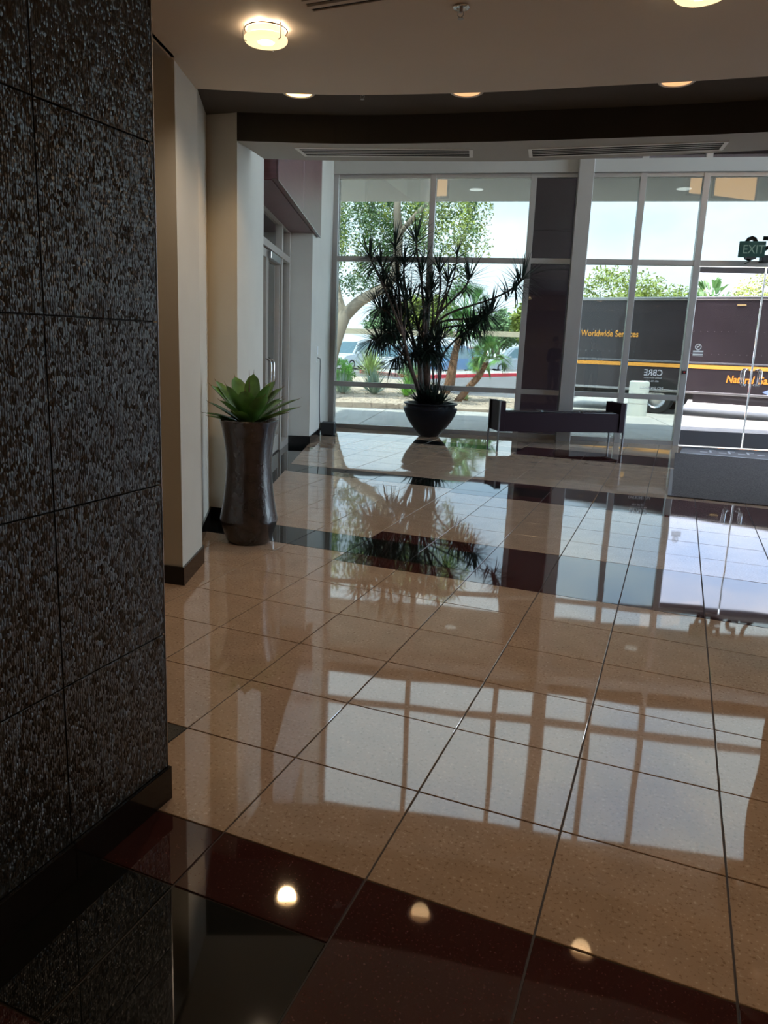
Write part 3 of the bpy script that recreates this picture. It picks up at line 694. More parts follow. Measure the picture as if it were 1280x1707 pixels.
trunks={1:[(-2.67,9.70,.50),(-2.757,9.671,.83),(-2.843,9.587,1.108),(-2.904,9.558,1.339),(-2.965,9.529,1.568)],
2:[(-2.64,9.80,.50),(-2.742,9.86,.82),(-2.827,9.93,1.2),(-2.977,9.98,1.58),(-3.073,10.0,1.866)],
3:[(-2.56,9.74,.50),(-2.581,9.747,.83),(-2.632,9.81,1.208),(-2.735,9.85,1.581),(-2.776,9.92,1.959),(-2.825,9.96,2.242)],
4:[(-2.52,9.80,.50),(-2.47,9.93,.83),(-2.47,10.0,1.115),(-2.55,10.05,1.496),(-2.62,10.08,1.736)],
5:[(-2.60,9.88,.50),(-2.70,9.95,.91),(-2.74,10.0,1.296),(-2.66,10.02,1.688),(-2.54,10.05,1.984)]}
def smooth_path(P,m=4):
    P=[Vector(p) for p in P]; Q=[]
    for i in range(len(P)-1):
        a=P[max(i-1,0)]; b_=P[i]; c=P[i+1]; d=P[min(i+2,len(P)-1)]
        for k in range(m):
            t=k/m; Q.append(.5*((2*b_)+(c-a)*t+(2*a-5*b_+4*c-d)*t*t+(3*b_-a-3*c+d)*t**3))
    Q.append(P[-1]); return Q
TP={}
for k,P in trunks.items():
    Q=smooth_path(P); TP[k]=Q; n=len(Q); b=MB(); b.tube(Q,[(.036 if k!=4 else .028)*(1-.45*i/n)*(1+.06*math.sin(i*2.1)) for i in range(n)],10); b.build('cane',BARKD,dp,smooth=True)
heads=[(-3.74,9.86,2.84,1,-.49,-.01,.87,1),(-3.6,10.0,2.72,2,-.63,.1,.76,.7),(-3.33,9.96,3.0,2,-.14,.03,.99,1.1),(-3.03,10.1,3.12,3,-.11,.1,.98,1.15),(-2.86,10.0,2.6,3,.02,.1,.99,1),(-3.28,10.0,2.45,1,-.31,.1,.93,1.15),(-3.2,10.05,2.73,2,-.12,.2,.9,.9),(-3.08,9.78,2.18,1,-.32,-.18,.93,.9),(-2.39,10.3,2.89,5,-.07,.1,.95,.35),(-2.45,10.1,2.46,5,.1,.05,.99,1),(-2.65,10.2,2.65,5,-.27,.1,.9,.6),(-2.13,10.2,2.53,5,.21,.1,.93,1),
(-3.52,9.71,2.02,1,-.89,-.39,.23,1),(-3.39,9.95,2.14,2,-.9,-.09,.42,.85),(-3.3,9.56,1.61,1,-.79,-.61,-.07,1),(-3.54,9.62,1.50,1,-.89,-.42,-.1,1),(-3.19,9.9,1.79,2,-.73,.04,.68,1),(-2.52,9.83,1.53,3,.46,.07,.89,1.15),(-2.4,9.95,1.59,4,.86,.1,.39,1),(-2.46,9.9,1.31,4,.85,.1,-.46,.8),(-1.96,10.1,1.75,4,.83,.2,.46,1),(-1.71,10.2,2.0,4,.71,.2,.6,1),(-1.84,10.2,1.87,4,.77,.2,.53,.8),(-1.32,10.42,2.53,4,.51,.1,.77,.9),(-2.73,10.1,2.38,5,-.2,.1,.9,.7),(-2.92,9.65,1.29,1,-.71,-.5,-.31,.85),(-2.89,9.95,1.73,2,-.48,.1,.86,.9),(-3.04,10.0,2.16,3,-.35,.1,.88,.9),(-2.7,9.94,2.14,3,.14,.02,.99,.8),(-2.59,9.74,1.3,3,.64,-.21,-.74,.8),(-3.16,9.63,1.19,1,-.64,-.53,-.5,.8),(-3.54,9.94,2.42,1,-.81,-.08,.58,.8)]
nleaf=0; folm=MB()
for i,(hx,hy,hz,tk_,ax_,ay_,az_,sc) in enumerate(heads):
    h=inside((hx,hy,hz)); ax=Vector((ax_,ay_,az_)).normalized(); Q=TP[tk_]
    # branch off where the trunk is clearly below the head
    best=min(range(len(Q)),key=lambda k:abs((Q[k]-h).length-.75)+(0 if Q[k].z<h.z-.05 or hz<1.5 else 1)); s0=Q[best]; td=(Q[min(best+1,len(Q)-1)]-Q[max(best-1,0)]).normalized()
    D=(h-s0).length; c1=s0+(td*.5+(h-s0).normalized()*.5)*D*.35+Vector((random.uniform(-.04,.04),random.uniform(-.03,.03),0)); c2=h-ax*D*.38
    pts=[inside((1-t)**3*s0+3*(1-t)**2*t*c1+3*(1-t)*t*t*c2+t**3*h,.05) for t in [k/10 for k in range(11)]]
    b=MB(); b.tube(pts,[.020*(1-.35*k/10)*(.7+.3*sc) for k in range(11)],7); b.build('branch_cane',BARKD,dp,smooth=True)
    leaves=rosette(h,ax,int(60*min(1,sc+.15)),.48*(.55+.45*sc),.0185,1.0,.65,.24)
    if i in (12,14,15,20,21,23):
        o1=ax.orthogonal().normalized(); o2=ax.cross(o1)
        for j in range(34):
            t=random.random(); q=h-ax*.45*t; ph=random.uniform(0,6.28); el=random.uniform(.35,1.25)
            leaves.append((q,ax*math.cos(el)+(o1*math.cos(ph)+o2*math.sin(ph))*math.sin(el),random.uniform(.34,.48),.0175,random.uniform(.3,.9)))
    for j,(st,d,Lf,w,dr_) in enumerate(leaves):
        if st.y+d.y*Lf>G0.y-.08+(st.x-G0.x)*.224+.0 and d.y>0: d=Vector((d.x,d.y*.15,d.z))
        if j%5==2 and nleaf<285:
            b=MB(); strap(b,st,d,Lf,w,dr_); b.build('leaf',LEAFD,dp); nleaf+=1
        else: strap(folm,st,d,Lf,w,dr_)
# basal tufts
for c,n,Lq,a in (((-2.56,9.66,.54),70,.52,(0,-.1,1)),((-2.42,9.62,.54),60,.46,(.45,-.1,1)),((-2.68,9.64,.54),50,.42,(-.4,-.2,1)),((-2.34,9.70,.53),50,.40,(.9,-.1,.6))):
    for (st,d,Lf,w,dr_) in rosette(c,Vector(a),n,Lq,.019,.62,.3,.02): strap(folm,st,d,Lf,w,dr_)
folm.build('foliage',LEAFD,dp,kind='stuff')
# ------------------------------------------------------------------ tall vase with broad-leaved agave
VP=Vector((-1.655,2.83,0))
vs=empty('tall_vase',VP,label='tall waisted bronze brown ceramic vase holding the green plant',category='vase')
prof=[(0,0),(.135,0),(.150,.006),(.165,.03),(.192,.115),(.203,.150),(.208,.162),(.206,.180),(.192,.25),(.176,.36),(.165,.47),(.161,.56),(.166,.66),(.178,.75),(.192,.83),(.205,.872),(.207,.882),(.200,.888),(.192,.882),(.186,.86),(.18,.83),(0,.83)]
b=MB(); b.lathe(prof,VP.x,VP.y,0,72,cap=False); b.build('vase_body',VASE,vs,smooth='auto')
b=MB(); random.seed(5)
b.lathe([(0,.842),(.10,.845),(.183,.835)],VP.x,VP.y,0,30,cap=False)
for k in range(110):
    a=random.uniform(0,6.28); r=.175*math.sqrt(random.random()); s=random.uniform(.008,.016); x,y,z=VP.x+r*math.cos(a),VP.y+r*math.sin(a),.845+random.uniform(0,.012)
    b.add([(x-s,y,z),(x,y-s*.8,z),(x+s,y,z),(x,y+s*.8,z),(x,y,z+s),(x,y,z-s)],[(0,1,4),(1,2,4),(2,3,4),(3,0,4),(1,0,5),(2,1,5),(3,2,5),(0,3,5)])
b.build('mulch',SOIL,vs,kind='stuff')
ag=empty('agave_plant',VP+Vector((0,0,.84)),label='broad-leaved green artificial agave sprouting from the tall brown vase',category='plant')
def broad(base,az,el,L,w,curl):
    """spoon-shaped thick leaf with a pointed tip; az in camera-right/away frame"""
    hd=Vector((math.cos(az),math.sin(az),0)); p=Vector(base); V=[];F=[];seg=12
    side=Vector((-hd.y,hd.x,0)); e=el; th=.007; tip=None
    for i in range(seg+1):
        t=i/seg
        ww=w*( .34+.66*math.sin(math.pi*min(1,t*.98)**.8*.62) if t<.62 else math.sqrt(max(0,1-((t-.60)/.40)**2))*.985); ww=max(ww,.003)
        d=hd*math.cos(e)+Vector((0,0,math.sin(e))); nrm=side.cross(d)*-1; nrm=d.cross(side)*-1
        cup=ww*.24
        up=side.cross(d); up=up if up.z>0 or abs(up.z)<1e-6 else -up
        V+=[p-side*ww+up*cup,p-side*ww*.55+up*cup*.2,p-up*0,p+side*ww*.55+up*cup*.2,p+side*ww+up*cup,
            p+side*ww*.5-up*th*(1-t*.8),p-up*(th*1.6*(1-t*.8)),p-side*ww*.5-up*th*(1-t*.8)]
        e-=curl/seg; p=p+d*(L/seg)
    for i in range(seg):
        a=8*i
        for k in range(8): F.append((a+k,a+(k+1)%8,a+8+(k+1)%8,a+8+k))
    F+=[(0,7,6,5,4,3,2,1),tuple(8*seg+k for k in range(8))]
    return V,F,p,d
random.seed(21)
cr=math.atan2(_r.y,_r.x)  # camera-right heading
specs=[ # (azimuth rel. camera right deg, elevation deg, length, half width, curl)
 (-112,40,.22,.058,.35),(-90,62,.30,.056,.2),(-58,52,.32,.056,.3),(-28,27,.31,.047,.25),(8,40,.37,.040,.35),(25,25,.36,.030,.2),(32,60,.35,.050,.45),
 (40,66,.36,.060,.3),(128,68,.37,.060,.25),(80,78,.36,.056,.0),(168,55,.37,.062,.35),(150,52,.40,.048,.2),(-35,66,.33,.056,.2),(-140,66,.32,.058,.2),(182,35,.29,.036,.15),(190,24,.29,.036,.3),(205,17,.27,.036,.1),(48,40,.34,.042,.4),(-10,58,.28,.046,.5),(-148,52,.26,.052,.35),(110,40,.30,.045,.3)]
for az,el,Lf,w,cu in specs:
    base=VP+Vector((.025*math.cos(cr+math.radians(az)),.025*math.sin(cr+math.radians(az)),.845))
    w*=1.12; V,F,p,d=broad(base,cr+math.radians(az),math.radians(el),Lf,w,cu)
    b=MB(); b.add(V,F); lf=b.build('leaf',LEAFG,ag,smooth='auto')
    b=MB(); q=p-d*(Lf/12); b.tube([q-d*.004,q+d*.010,q+d*.030+Vector((0,0,.004))],[.0032,.0018,.0004],6); b.build('tip',SPINE,lf)
b=MB(); q=VP+Vector((0,0,.95)); b.tube([q,q+Vector((.002,0,.15)),q+Vector((.0,0,.28))],[.006,.005,.0008],6); b.build('centre_spike',BARKD,ag)
# ------------------------------------------------------------------ two people standing in the lobby (seen only as reflections in the glass)
SKIN=mat('skin',(.50,.31,.22),.5); JACK=mat('dark navy jacket cloth',(.018,.020,.028),.85,bump=.2,bscale=60); TROU=mat('dark grey blue trousers',(.035,.045,.065),.85); SHOE=mat('black shoe leather',(.01,.01,.01),.35); HAIR=mat('short grey brown hair',(.08,.06,.05),.7,bump=.6,bscale=120)
def person(loc,heading,label,reach=.0):
    J={};E=[];Rr={}
    def j(n,p,r): J[n]=Vector(p); Rr[n]=r
    j('pel',(0,0,.95),(.155,.115)); j('wai',(0,.0,1.10),(.145,.105)); j('che',(0,-.01,1.30),(.165,.115)); j('upc',(0,-.01,1.42),(.13,.09)); j('nek',(0,0,1.50),(.058,.060)); j('hd1',(0,.015,1.565),(.066,.078)); j('hd2',(0,.02,1.64),(.074,.092)); j('hd3',(0,.015,1.71),(.060,.075))
    E+=[('pel','wai'),('wai','che'),('che','upc'),('upc','nek'),('nek','hd1'),('hd1','hd2'),('hd2','hd3')]
    for s,n in ((-1,'L'),(1,'R')):
        j('hp'+n,(s*.095,0,.88),(.09,.095)); j('th'+n,(s*.105,.0,.70),(.078,.085)); j('kn'+n,(s*.11,.015,.49),(.056,.060)); j('ca'+n,(s*.115,-.01,.33),(.052,.056)); j('an'+n,(s*.12,-.01,.10),(.040,.045)); j('he'+n,(s*.12,.0,.045),(.042,.042)); j('to'+n,(s*.135,.17,.038),(.040,.030))
        E+=[('pel','hp'+n),('hp'+n,'th'+n),('th'+n,'kn'+n),('kn'+n,'ca'+n),('ca'+n,'an'+n),('an'+n,'he'+n),('he'+n,'to'+n)]
        j('sh'+n,(s*.17,-.01,1.40),(.062,.062)); j('el'+n,(s*.235,-.01,1.12),(.047,.047)); j('wr'+n,(s*(.12-reach*.1),.25,1.13+.05*reach),(.028,.026)); j('pa'+n,(s*(.075-reach*.1),.305,1.15+.05*reach),(.032,.016))
        E+=[('upc','sh'+n),('sh'+n,'el'+n),('el'+n,'wr'+n),('wr'+n,'pa'+n)]
        for q in range(4):
            a=(q-1.5)*.019; c=J['pa'+n]; L_=(.068,.076,.072,.058)[q]
            j('f%d%s'%(q,n),(c.x-s*.018,c.y+.035,c.z+a),(.0095,.0095)); j('g%d%s'%(q,n),(c.x-s*.045,c.y+.035+L_*.35,c.z+a),(.008,.008)); E+=[('pa'+n,'f%d%s'%(q,n)),('f%d%s'%(q,n),'g%d%s'%(q,n))]
        c=J['wr'+n]; j('t0'+n,(c.x-s*.01,c.y+.035,c.z+.042),(.011,.011)); j('t1'+n,(c.x-s*.04,c.y+.062,c.z+.058),(.009,.009)); E+=[('wr'+n,'t0'+n),('t0'+n,'t1'+n)]
    names=list(J); me=bpy.data.meshes.new('body'); me.from_pydata([J[n] for n in names],[(names.index(a),names.index(b)) for a,b in E],[])
    o=bpy.data.objects.new('tmp',me); COL.objects.link(o); m=o.modifiers.new('s','SKIN'); 
    for k,n in enumerate(names):
        me.skin_vertices[0].data[k].radius=Rr[n]; me.skin_vertices[0].data[k].use_root=(n=='pel')
    m.use_smooth_shade=True; sb=o.modifiers.new('u','SUBSURF'); sb.levels=2; sb.render_levels=2
    bpy.context.view_layer.update(); dg=bpy.context.evaluated_depsgraph_get(); bm_=bpy.data.meshes.new_from_object(o.evaluated_get(dg)); bpy.data.objects.remove(o)
    bm_.materials.clear()
    for q in (SKIN,JACK,TROU,SHOE): bm_.materials.append(q)
    for p in bm_.polygons:
        c=p.center; p.use_smooth=True
        hand=c.y>.235 and 1.0<c.z<1.3 
        p.material_index=0 if (c.z>1.475 or hand) else 1 if c.z>.86 else 2 if c.z>.075 else 3
    root=empty('person',loc,label=label,category='person'); root.rotation_euler=(0,0,heading)
    b=bpy.data.objects.new('body',bm_); COL.objects.link(b); b.parent=root
    def part(name,mb,m):
        org=ORG[root.name]; ORG[root.name]=Vector((0,0,0)); q=mb.build(name,m,root,smooth=True); ORG[root.name]=org
    h=MB(); h.lathe([(.001,.105),(.045,.098),(.072,.07),(.083,.03),(.080,-.02),(.070,-.05)],0,-.008,1.69,24,cap=False); part('hair',h,HAIR)
    for s in (-1,1):
        e=MB(); e.lathe([(.001,-.009),(.009,-.005),(.011,0),(.009,.005),(.001,.009)],s*.030,.098,1.645,12,axis='y',cap=False); part('eye',e,WHITEP)
        e=MB(); e.lathe([(.001,-.010),(.022,-.006),(.026,.0),(.02,.006),(.001,.010)],s*.079,.01,1.635,12,axis='x',cap=False); part('ear',e,SKIN)
    e=MB(); e.tube([(0,.095,1.655),(0,.118,1.62),(0,.108,1.61)],[.008,.014,.006],8); part('nose',e,SKIN)
    e=MB(); e.tube([(-.024,.094,1.585),(0,.103,1.583),(.024,.094,1.585)],[.003,.006,.003],8); part('mouth',e,mat('lips',(.35,.12,.10),.5))
    return root
person((1.80,2.02,0),math.radians(-25),'person in a dark jacket standing right of the camera, hands held in front')
pp=person((2.86,2.05,0),math.radians(15),'person in a dark jacket and blue grey trousers holding a parcel, farther right',.3)
b=MB(); hx,hy=2.86,2.05; ca,sa=math.cos(math.radians(15)),math.sin(math.radians(15))
def hb_(x,y,z): return (hx+x*ca-y*sa,hy+x*sa+y*ca,z)
b.box(-.055,.055,.30,.42,1.10,1.26,hb_,ch=.004); b.build('parcel',mat('brown cardboard',(.40,.27,.15),.8),None,label='small brown parcel held by the person farther right',category='box')
# ------------------------------------------------------------------ small box + cord + outlets
def sw(x,y,z):
    e=(Vector((gl0.x,gl0.y,0))-J0).normalized(); n=Vector((-e.y,e.x,0)); return J0+e*x+n*y+Vector((0,0,z))
c=Vector((-3.85,8.82,0))
bx=empty('subwoofer_box',c,label='small black box with a cord standing on the floor against the left side wall',category='box')
b=MB(); b.box(1.02,1.23,-.24,-.03,.008,.20,sw,ch=.006); b.build('body',BLK,bx)
b=MB(); b.box(1.03,1.22,-.245,-.239,.03,.18,sw); b.build('front_cover',mat('black mesh',(.02,.02,.02),.7),bx)
b=MB(); 
for u,v in ((1.04,-.22),(1.21,-.22),(1.04,-.05),(1.21,-.05)): b.lathe([(.012,0),(.012,.01)],*sw(u,v,0)[:2],0,10)
b.build('feet',BLK,bx)
b=MB(); b.tube([sw(.64,-.012,1.20),sw(.72,-.035,1.19),sw(.80,-.03,1.12),sw(.83,-.022,.9),sw(.85,-.02,.6),sw(.88,-.022,.35),sw(.95,-.02,.22),sw(1.08,-.028,.15)],.006,8)
b.build('power_cord',BLK,None,smooth=True,label='thin black power cord hanging from the wall outlet to the black box',category='cord')
for i,(x,z,l) in enumerate(((.66,1.31,'upper beige wall outlet plate on the side wall near the windows'),(.60,1.19,'lower beige wall outlet plate with the black cord plugged in'))):
    o=empty('wall_outlet',sw(x,-.004,z),label=l,category='outlet'); b=MB(); b.box(x-.038,x+.038,-.008,-.0005,z-.06,z+.06,sw,ch=.002); b.build('cover_plate',WHITEP,o)
    b=MB(); b.box(x-.016,x+.016,-.0095,-.008,z+.008,z+.036,sw); b.box(x-.016,x+.016,-.0095,-.008,z-.036,z-.008,sw); b.build('socket',BLK if i else WHITEP,o)
# ================================================================== OUTSIDE
ZG=-.12
b=MB(); b.prism([(-90,9.2),(7.1,9.2),(7.1,-50),(60,-50),(60,140),(-90,140)],ZG-.4,ZG-.16); b.build('ground',ASPH,None,kind='structure')
b=MB(); b.prism([(7.1,-8),(11,-8),(11,12.6),(7.1,12.6)],ZG-.2,ZG); b.build('side_walk',CONC,None,kind='structure')
# concrete walk in slabs
wk=empty('sidewalk',G(4,4,ZG),kind='structure')
for i in range(-5,9):
    for j in range(2):
        y0=.12+j*3.55; y1=y0+3.53
        if j==1 and i>=3: pass
        b=MB(); b.box(i*1.6+.008,i*1.6+1.592,y0,y1,ZG-.15,ZG,gf,ch=.006) if j==0 else b.box(i*1.6+.008,i*1.6+1.592,y0,y0+(1.7 if i<1 else 2.2 if i<3 else 3.5),ZG-.15,ZG,gf,ch=.006)
        b.build('slab',CONC,wk)
# gravel bed between walk and road
b=MB(); b.prism([(-16,12.5),(-5.8,17.35),(-4.2,16.9),(-3.2,17.4),(-2.0,18.2),(-2.2,22.3),(-5.7,22.4),(-9,30),(-20,34)],ZG-.2,ZG-.02); gb=b.build('gravel_bed',GRAV,None,kind='structure')
random.seed(2); b=MB()
for k in range(1800):
    x=random.uniform(-9.5,-2.4); y=random.uniform(16.9,22.2); s=random.uniform(.015,.05)
    if y<17.9 and x>-4 : continue
    z=ZG-.02; b.add([(x-s,y,z),(x,y-s*.8,z),(x+s,y,z),(x,y+s*.8,z),(x,y,z+s*.7)],[(0,1,4),(1,2,4),(2,3,4),(3,0,4)])
b.build('loose_stones',STN,gb,kind='stuff')
# concrete apron beneath the truck
b=MB(); b.prism([(-2.0,17.6),(9,20.2),(9,32),(-2.2,30)],ZG-.25,ZG-.03); b.build('concrete_apron',CONC,None,kind='structure')
# far kerb + far walk
ck=[(-16,38.5),(-14.06,37.0),(-12.6,35.9),(-11.5,35.25),(-11.0,36.2),(-10.3,38.6),(-8.4,45.0),(-6.0,52.5)]
b=MB(); 
far=[(x-.25,y+.35) for x,y in ck]
for i in range(len(ck)-1):
    a0,a1,c0,c1=ck[i],ck[i+1],far[i],far[i+1]
    b.add([(*a0,-.30),(*a1,-.30),(*c1,-.30),(*c0,-.30),(*a0,-.10),(*a1,-.10),(*c1,-.10),(*c0,-.10)],[(0,1,5,4),(4,5,6,7),(3,2,6,7),(0,3,7,4),(1,2,6,5)])
b.build('red_curb',REDP,None,label='long red painted curb along the far side of the road',category='curb')
b=MB(); b.prism([ck[0],ck[1],ck[2],(-11.6,35.6),(-10.5,38.8),(-8.6,45.2),(-7.6,49),(-11.0,49),(-12.6,42.5),(-16,42)],-.3,-.11); b.build('far_sidewalk',CONC,None,kind='structure')
# exterior plum pier + canopy
pr=empty('outside_pier',G(3.4,1.2,ZG),label='plum clad square pier standing outside behind the window left of the column',category='pier')
b=MB(); b.box(2.98,3.80,.62,1.40,ZG-.02,4.2,gf); b.build('pier_core',PLUME,pr)
for z0,z1 in ((ZG,1.55),(1.56,2.72),(2.73,3.33),(3.34,4.19)):
    b=MB(); b.box(2.965,3.815,.60,.62,z0+.004,z1-.004,gf,ch=.003); b.box(3.80,3.82,.60,1.42,z0+.004,z1-.004,gf); b.box(2.96,2.98,.60,1.42,z0+.004,z1-.004,gf); b.build('panel',PLUME,pr)
cn=empty('entrance_canopy',G(5,1.8,4.27),kind='structure')
b=MB(); b.box(-1.2,13,.55,3.3,4.27,4.62,gf,ch=.01); b.build('canopy_slab',SOFM,cn)
b=MB(); b.box(-1.2,13,.11,.55,4.36,4.60,gf); b.build('dark_recess',PLUME,cn)
for s in (2.0,5.6,8.6):
    q=G(s,2.1); b=MB(); b.lathe([(0,-.004),(.10,-.006),(.12,-.012),(.125,-.002)],q.x,q.y,4.27,32,cap=False); b.build('canopy_lamp',CANL,cn,smooth=True)
# bollard
q=Vector((.2,18.12,ZG-.0)); o=empty('concrete_bollard',q,label='thick pale cylindrical concrete bollard outside in front of the truck',category='bollard')
b=MB(); b.lathe([(0,0),(.235,0),(.235,.80),(.228,.84),(.20,.862),(0,.868)],q.x,q.y,ZG,40,cap=False); b.build('shaft',mat('white bollard concrete',(.72,.73,.66),.8,bump=.2,bscale=30),o,smooth='auto')
b=MB(); b.lathe([(.236,.30),(.237,.31),(.236,.32)],q.x,q.y,ZG,40,cap=False); b.build('cast_joint',CONC,o)
# ------------------------------------------------------------------ truck
T0=Vector((-1.689,20.012,0)); TE=(Vector((3.019,19.115,0))-T0).normalized(); TNn=Vector((-TE.y,TE.x,0))
def tf(x,y,z): return T0+TE*x+TNn*y+Vector((0,0,z))
tk=empty('delivery_truck',tf(3.5,1.2,ZG),label='long dark brown delivery truck with an orange stripe parked outside the doors',category='truck')
b=MB(); b.box(-.45,8.6,0,2.4,.46,2.80,tf,ch=.02); b.build('cargo_body',TRUCKB,tk)
b=MB(); b.box(-.47,8.62,-.025,2.42,2.78,2.86,tf,ch=.01); b.build('roof_rail',STEEL,tk)
b=MB(); b.box(-.45,8.6,-.02,0,1.20,1.245,tf,ch=.004); b.build('rub_rail',mat('truck rail',(.22,.22,.23),.35,metal=.6),tk)
b=MB(); b.box(-.45,8.6,-.012,0,1.08,1.175,tf); b.build('orange_stripe',ORANGE,tk)
b=MB(); b.box(-.45,8.6,-.03,0,.44,.50,tf,ch=.004); b.build('lower_rail',STEEL,tk)
b=MB(); b.box(3.2,8.5,.03,.10,.22,.44,tf); b.build('side_skirt',TRUCKB,tk)
b=MB(); b.box(-.2,8.3,.6,1.8,.25,.46,tf); b.build('chassis',BLK,tk)
b=MB()
for z in (2.0,1.44):
    x=.0
    while x<8.4: b.box(x,x+.018,-.006,0,z,z+.018,tf); x+=.16
b.build('rivets',STEEL,tk,kind='stuff')
for x in (4.07,):
    b=MB(); b.box(x-.10,x+.10,-.02,0,2.64,2.67,tf); b.build('marker_lamp',mat('amber marker lamp',(.5,.35,.15),.4),tk)
def wheel(parent,c,axis,R,w,mr=RUBBER,mh=STEEL,name='wheel'):
    axis=axis.normalized(); o1=axis.orthogonal().normalized(); o2=axis.cross(o1); b=MB(); V=[];F=[];n=28
    pr=[(R*.62,-w/2),(R*.93,-w/2),(R,-w*.36),(R,w*.36),(R*.93,w/2),(R*.62,w/2)]
    for r,z in pr:
        for k in range(n):
            a=2*math.pi*k/n; V.append(c+axis*z+(o1*math.cos(a)+o2*math.sin(a))*r)
    for i in range(len(pr)-1):
        for k in range(n): F.append((i*n+k,i*n+(k+1)%n,(i+1)*n+(k+1)%n,(i+1)*n+k))
    b.add(V,F); wh=b.build(name,mr,parent,smooth='auto')
    b=MB(); V=[];F=[]
    pr=[(R*.62,-w*.42),(R*.5,-w*.25),(R*.2,-w*.35),(0.001,-w*.4),]
    for sgn in (1,-1):
        base=len(V)
        for r,z in pr:
            for k in range(n):
                a=2*math.pi*k/n; V.append(c+axis*z*sgn+(o1*math.cos(a)+o2*math.sin(a))*r)
        for i in range(len(pr)-1):
            for k in range(n): F.append((base+i*n+k,base+i*n+(k+1)%n,base+(i+1)*n+(k+1)%n,base+(i+1)*n+k))
    b.add(V,F); b.build('hub',mh,wh,smooth=True)
for x in (2.3,7.2):
    for y in (.18,2.22): wheel(tk,tf(x,y,ZG-.04+.40),TNn,.40,.30)
b=MB(); 
for x in (2.3,7.2):
    pts=[tf(x+.62*math.cos(a),-.012,.28+.62*math.sin(a)*.62+.10) for a in [math.pi*k/14 for k in range(15)]]
    c0=tf(x,-.012,.40); b.add([c0]+pts,[(0,i,i+1) for i in range(1,15)])
b.build('wheel_arch',BLK,tk)
text_obj('lettering','Worldwide Services',.235,ORANGE,tf(.15,-.008,1.83),TE,(0,0,1),tk,ext=.003,sx=.80,bold=.003,label='orange Worldwide Services lettering')
text_obj('lettering','Natural Gas Vehicle',.255,mat('bright orange vinyl',(.90,.30,.03),.5),tf(3.93,-.008,.765),TE,(0,0,1),tk,ext=.003,sx=.80,bold=.006,shear=.15,label='orange Natural Gas Vehicle lettering')
b=MB(); b.add([tf(4.78,-.010,.57),tf(4.92,-.010,.64),tf(5.06,-.010,.57),tf(4.92,-.010,.50)],[(0,1,2,3)]); b.build('blue_diamond_decal',mat('blue decal',(.25,.35,.8),.5),tk)
# ------------------------------------------------------------------ foliage helpers
def leafcloud(b,pts,n,rad,size,droop=0.,flat=1.0,seed=0):
    rnd=random.Random(seed)
    for k in range(n):
        c=pts[rnd.randrange(len(pts))]; c=Vector(c); rr=rad*(rnd.random()**.5)
        d=Vector((rnd.gauss(0,1),rnd.gauss(0,1),rnd.gauss(0,1)*flat)).normalized()*rr; p=c+d; p.z-=droop*rnd.random()
        a=Vector((rnd.gauss(0,1),rnd.gauss(0,1),rnd.gauss(0,.7))).normalized(); e=a.orthogonal().normalized(); s=size*rnd.uniform(.6,1.3)
        b.add([p-a*s,p+e*s*.45,p+a*s,p-e*s*.45],[(0,1,2,3)])
def branchy(parent,name,pts,rs,m=BARK,seg=10):
    b=MB()
    P=[Vector(p) for p in pts]; Q=[];RR=[]
    for i in range(len(P)-1):
        for k in range(4):
            t=k/4; a=P[max(i-1,0)]; bb=P[i]; c=P[i+1]; d=P[min(i+2,len(P)-1)]
            q=.5*((2*bb)+(c-a)*t+(2*a-5*bb+4*c-d)*t*t+(3*bb-a-3*c+d)*t**3); Q.append(q); RR.append(rs[i]+(rs[i+1]-rs[i])*t)
    Q.append(P[-1]); RR.append(rs[-1]); b.tube(Q,RR,seg); return b.build(name,m,parent,smooth=True)
# big mesquite on the left
mt=empty('mesquite_tree',(-7.9,17.7,ZG),label='large spreading tree with drooping yellow green foliage outside the left windows',category='tree')
branchy(mt,'trunk',[(-8.10,17.45,ZG-.15),(-8.12,17.5,.25),(-8.121,17.594,.772),(-8.045,17.759,1.361),(-7.941,17.909,1.834),(-7.83,18.05,2.25)],[.30,.27,.24,.21,.19,.18])
branchy(mt,'branch',[(-7.85,18.05,2.15),(-8.0,18.1,2.42),(-8.23,18.3,2.8),(-8.46,18.66,3.2),(-8.79,19.08,3.72),(-8.9,19.2,5.0)],[.15,.13,.13,.12,.10,.04])
branchy(mt,'branch',[(-7.84,18.05,2.2),(-7.44,18.06,2.56),(-7.02,18.08,2.80),(-6.62,18.07,3.02),(-6.38,18.02,3.35),(-6.28,17.94,3.8),(-6.27,17.88,4.49),(-6.286,17.77,5.0),(-6.24,17.8,6.0)],[.18,.16,.145,.14,.13,.13,.12,.10,.04])
branchy(mt,'branch',[(-6.27,17.9,4.3),(-5.6,17.7,4.9),(-4.8,17.6,5.4),(-4.0,17.7,5.5)],[.08,.06,.04,.02])
branchy(mt,'branch',[(-8.6,18.9,3.45),(-8.9,18.6,4.1),(-9.3,18.2,4.6)],[.07,.05,.02])
rnd=random.Random(5); cl1=[];cl2=[]
for k in range(120):
    x=rnd.uniform(-9.5,-4.0); y=rnd.uniform(17.0,19.8)
    if abs(x+6.3)<.35 and y<18.3: y=rnd.uniform(18.6,19.8)
    top=5.9-.16*abs(x+6.5); L0=rnd.uniform(1.2,2.9) if x<-6.8 or x>-5.6 else rnd.uniform(.9,2.2)
    if x>-4.6: L0=min(L0,1.9)
    n=int(L0/.22); dest=cl2 if (x>-5.9 and rnd.random()<.7) or rnd.random()<.28 else cl1
    for j in range(n): dest.append((x+rnd.gauss(0,.07),y+rnd.gauss(0,.07),top-.22*j+rnd.gauss(0,.04)))
for k in range(24): cl1.append((rnd.uniform(-8.4,-7.2),rnd.uniform(18.2,19),rnd.uniform(2.9,3.5)))
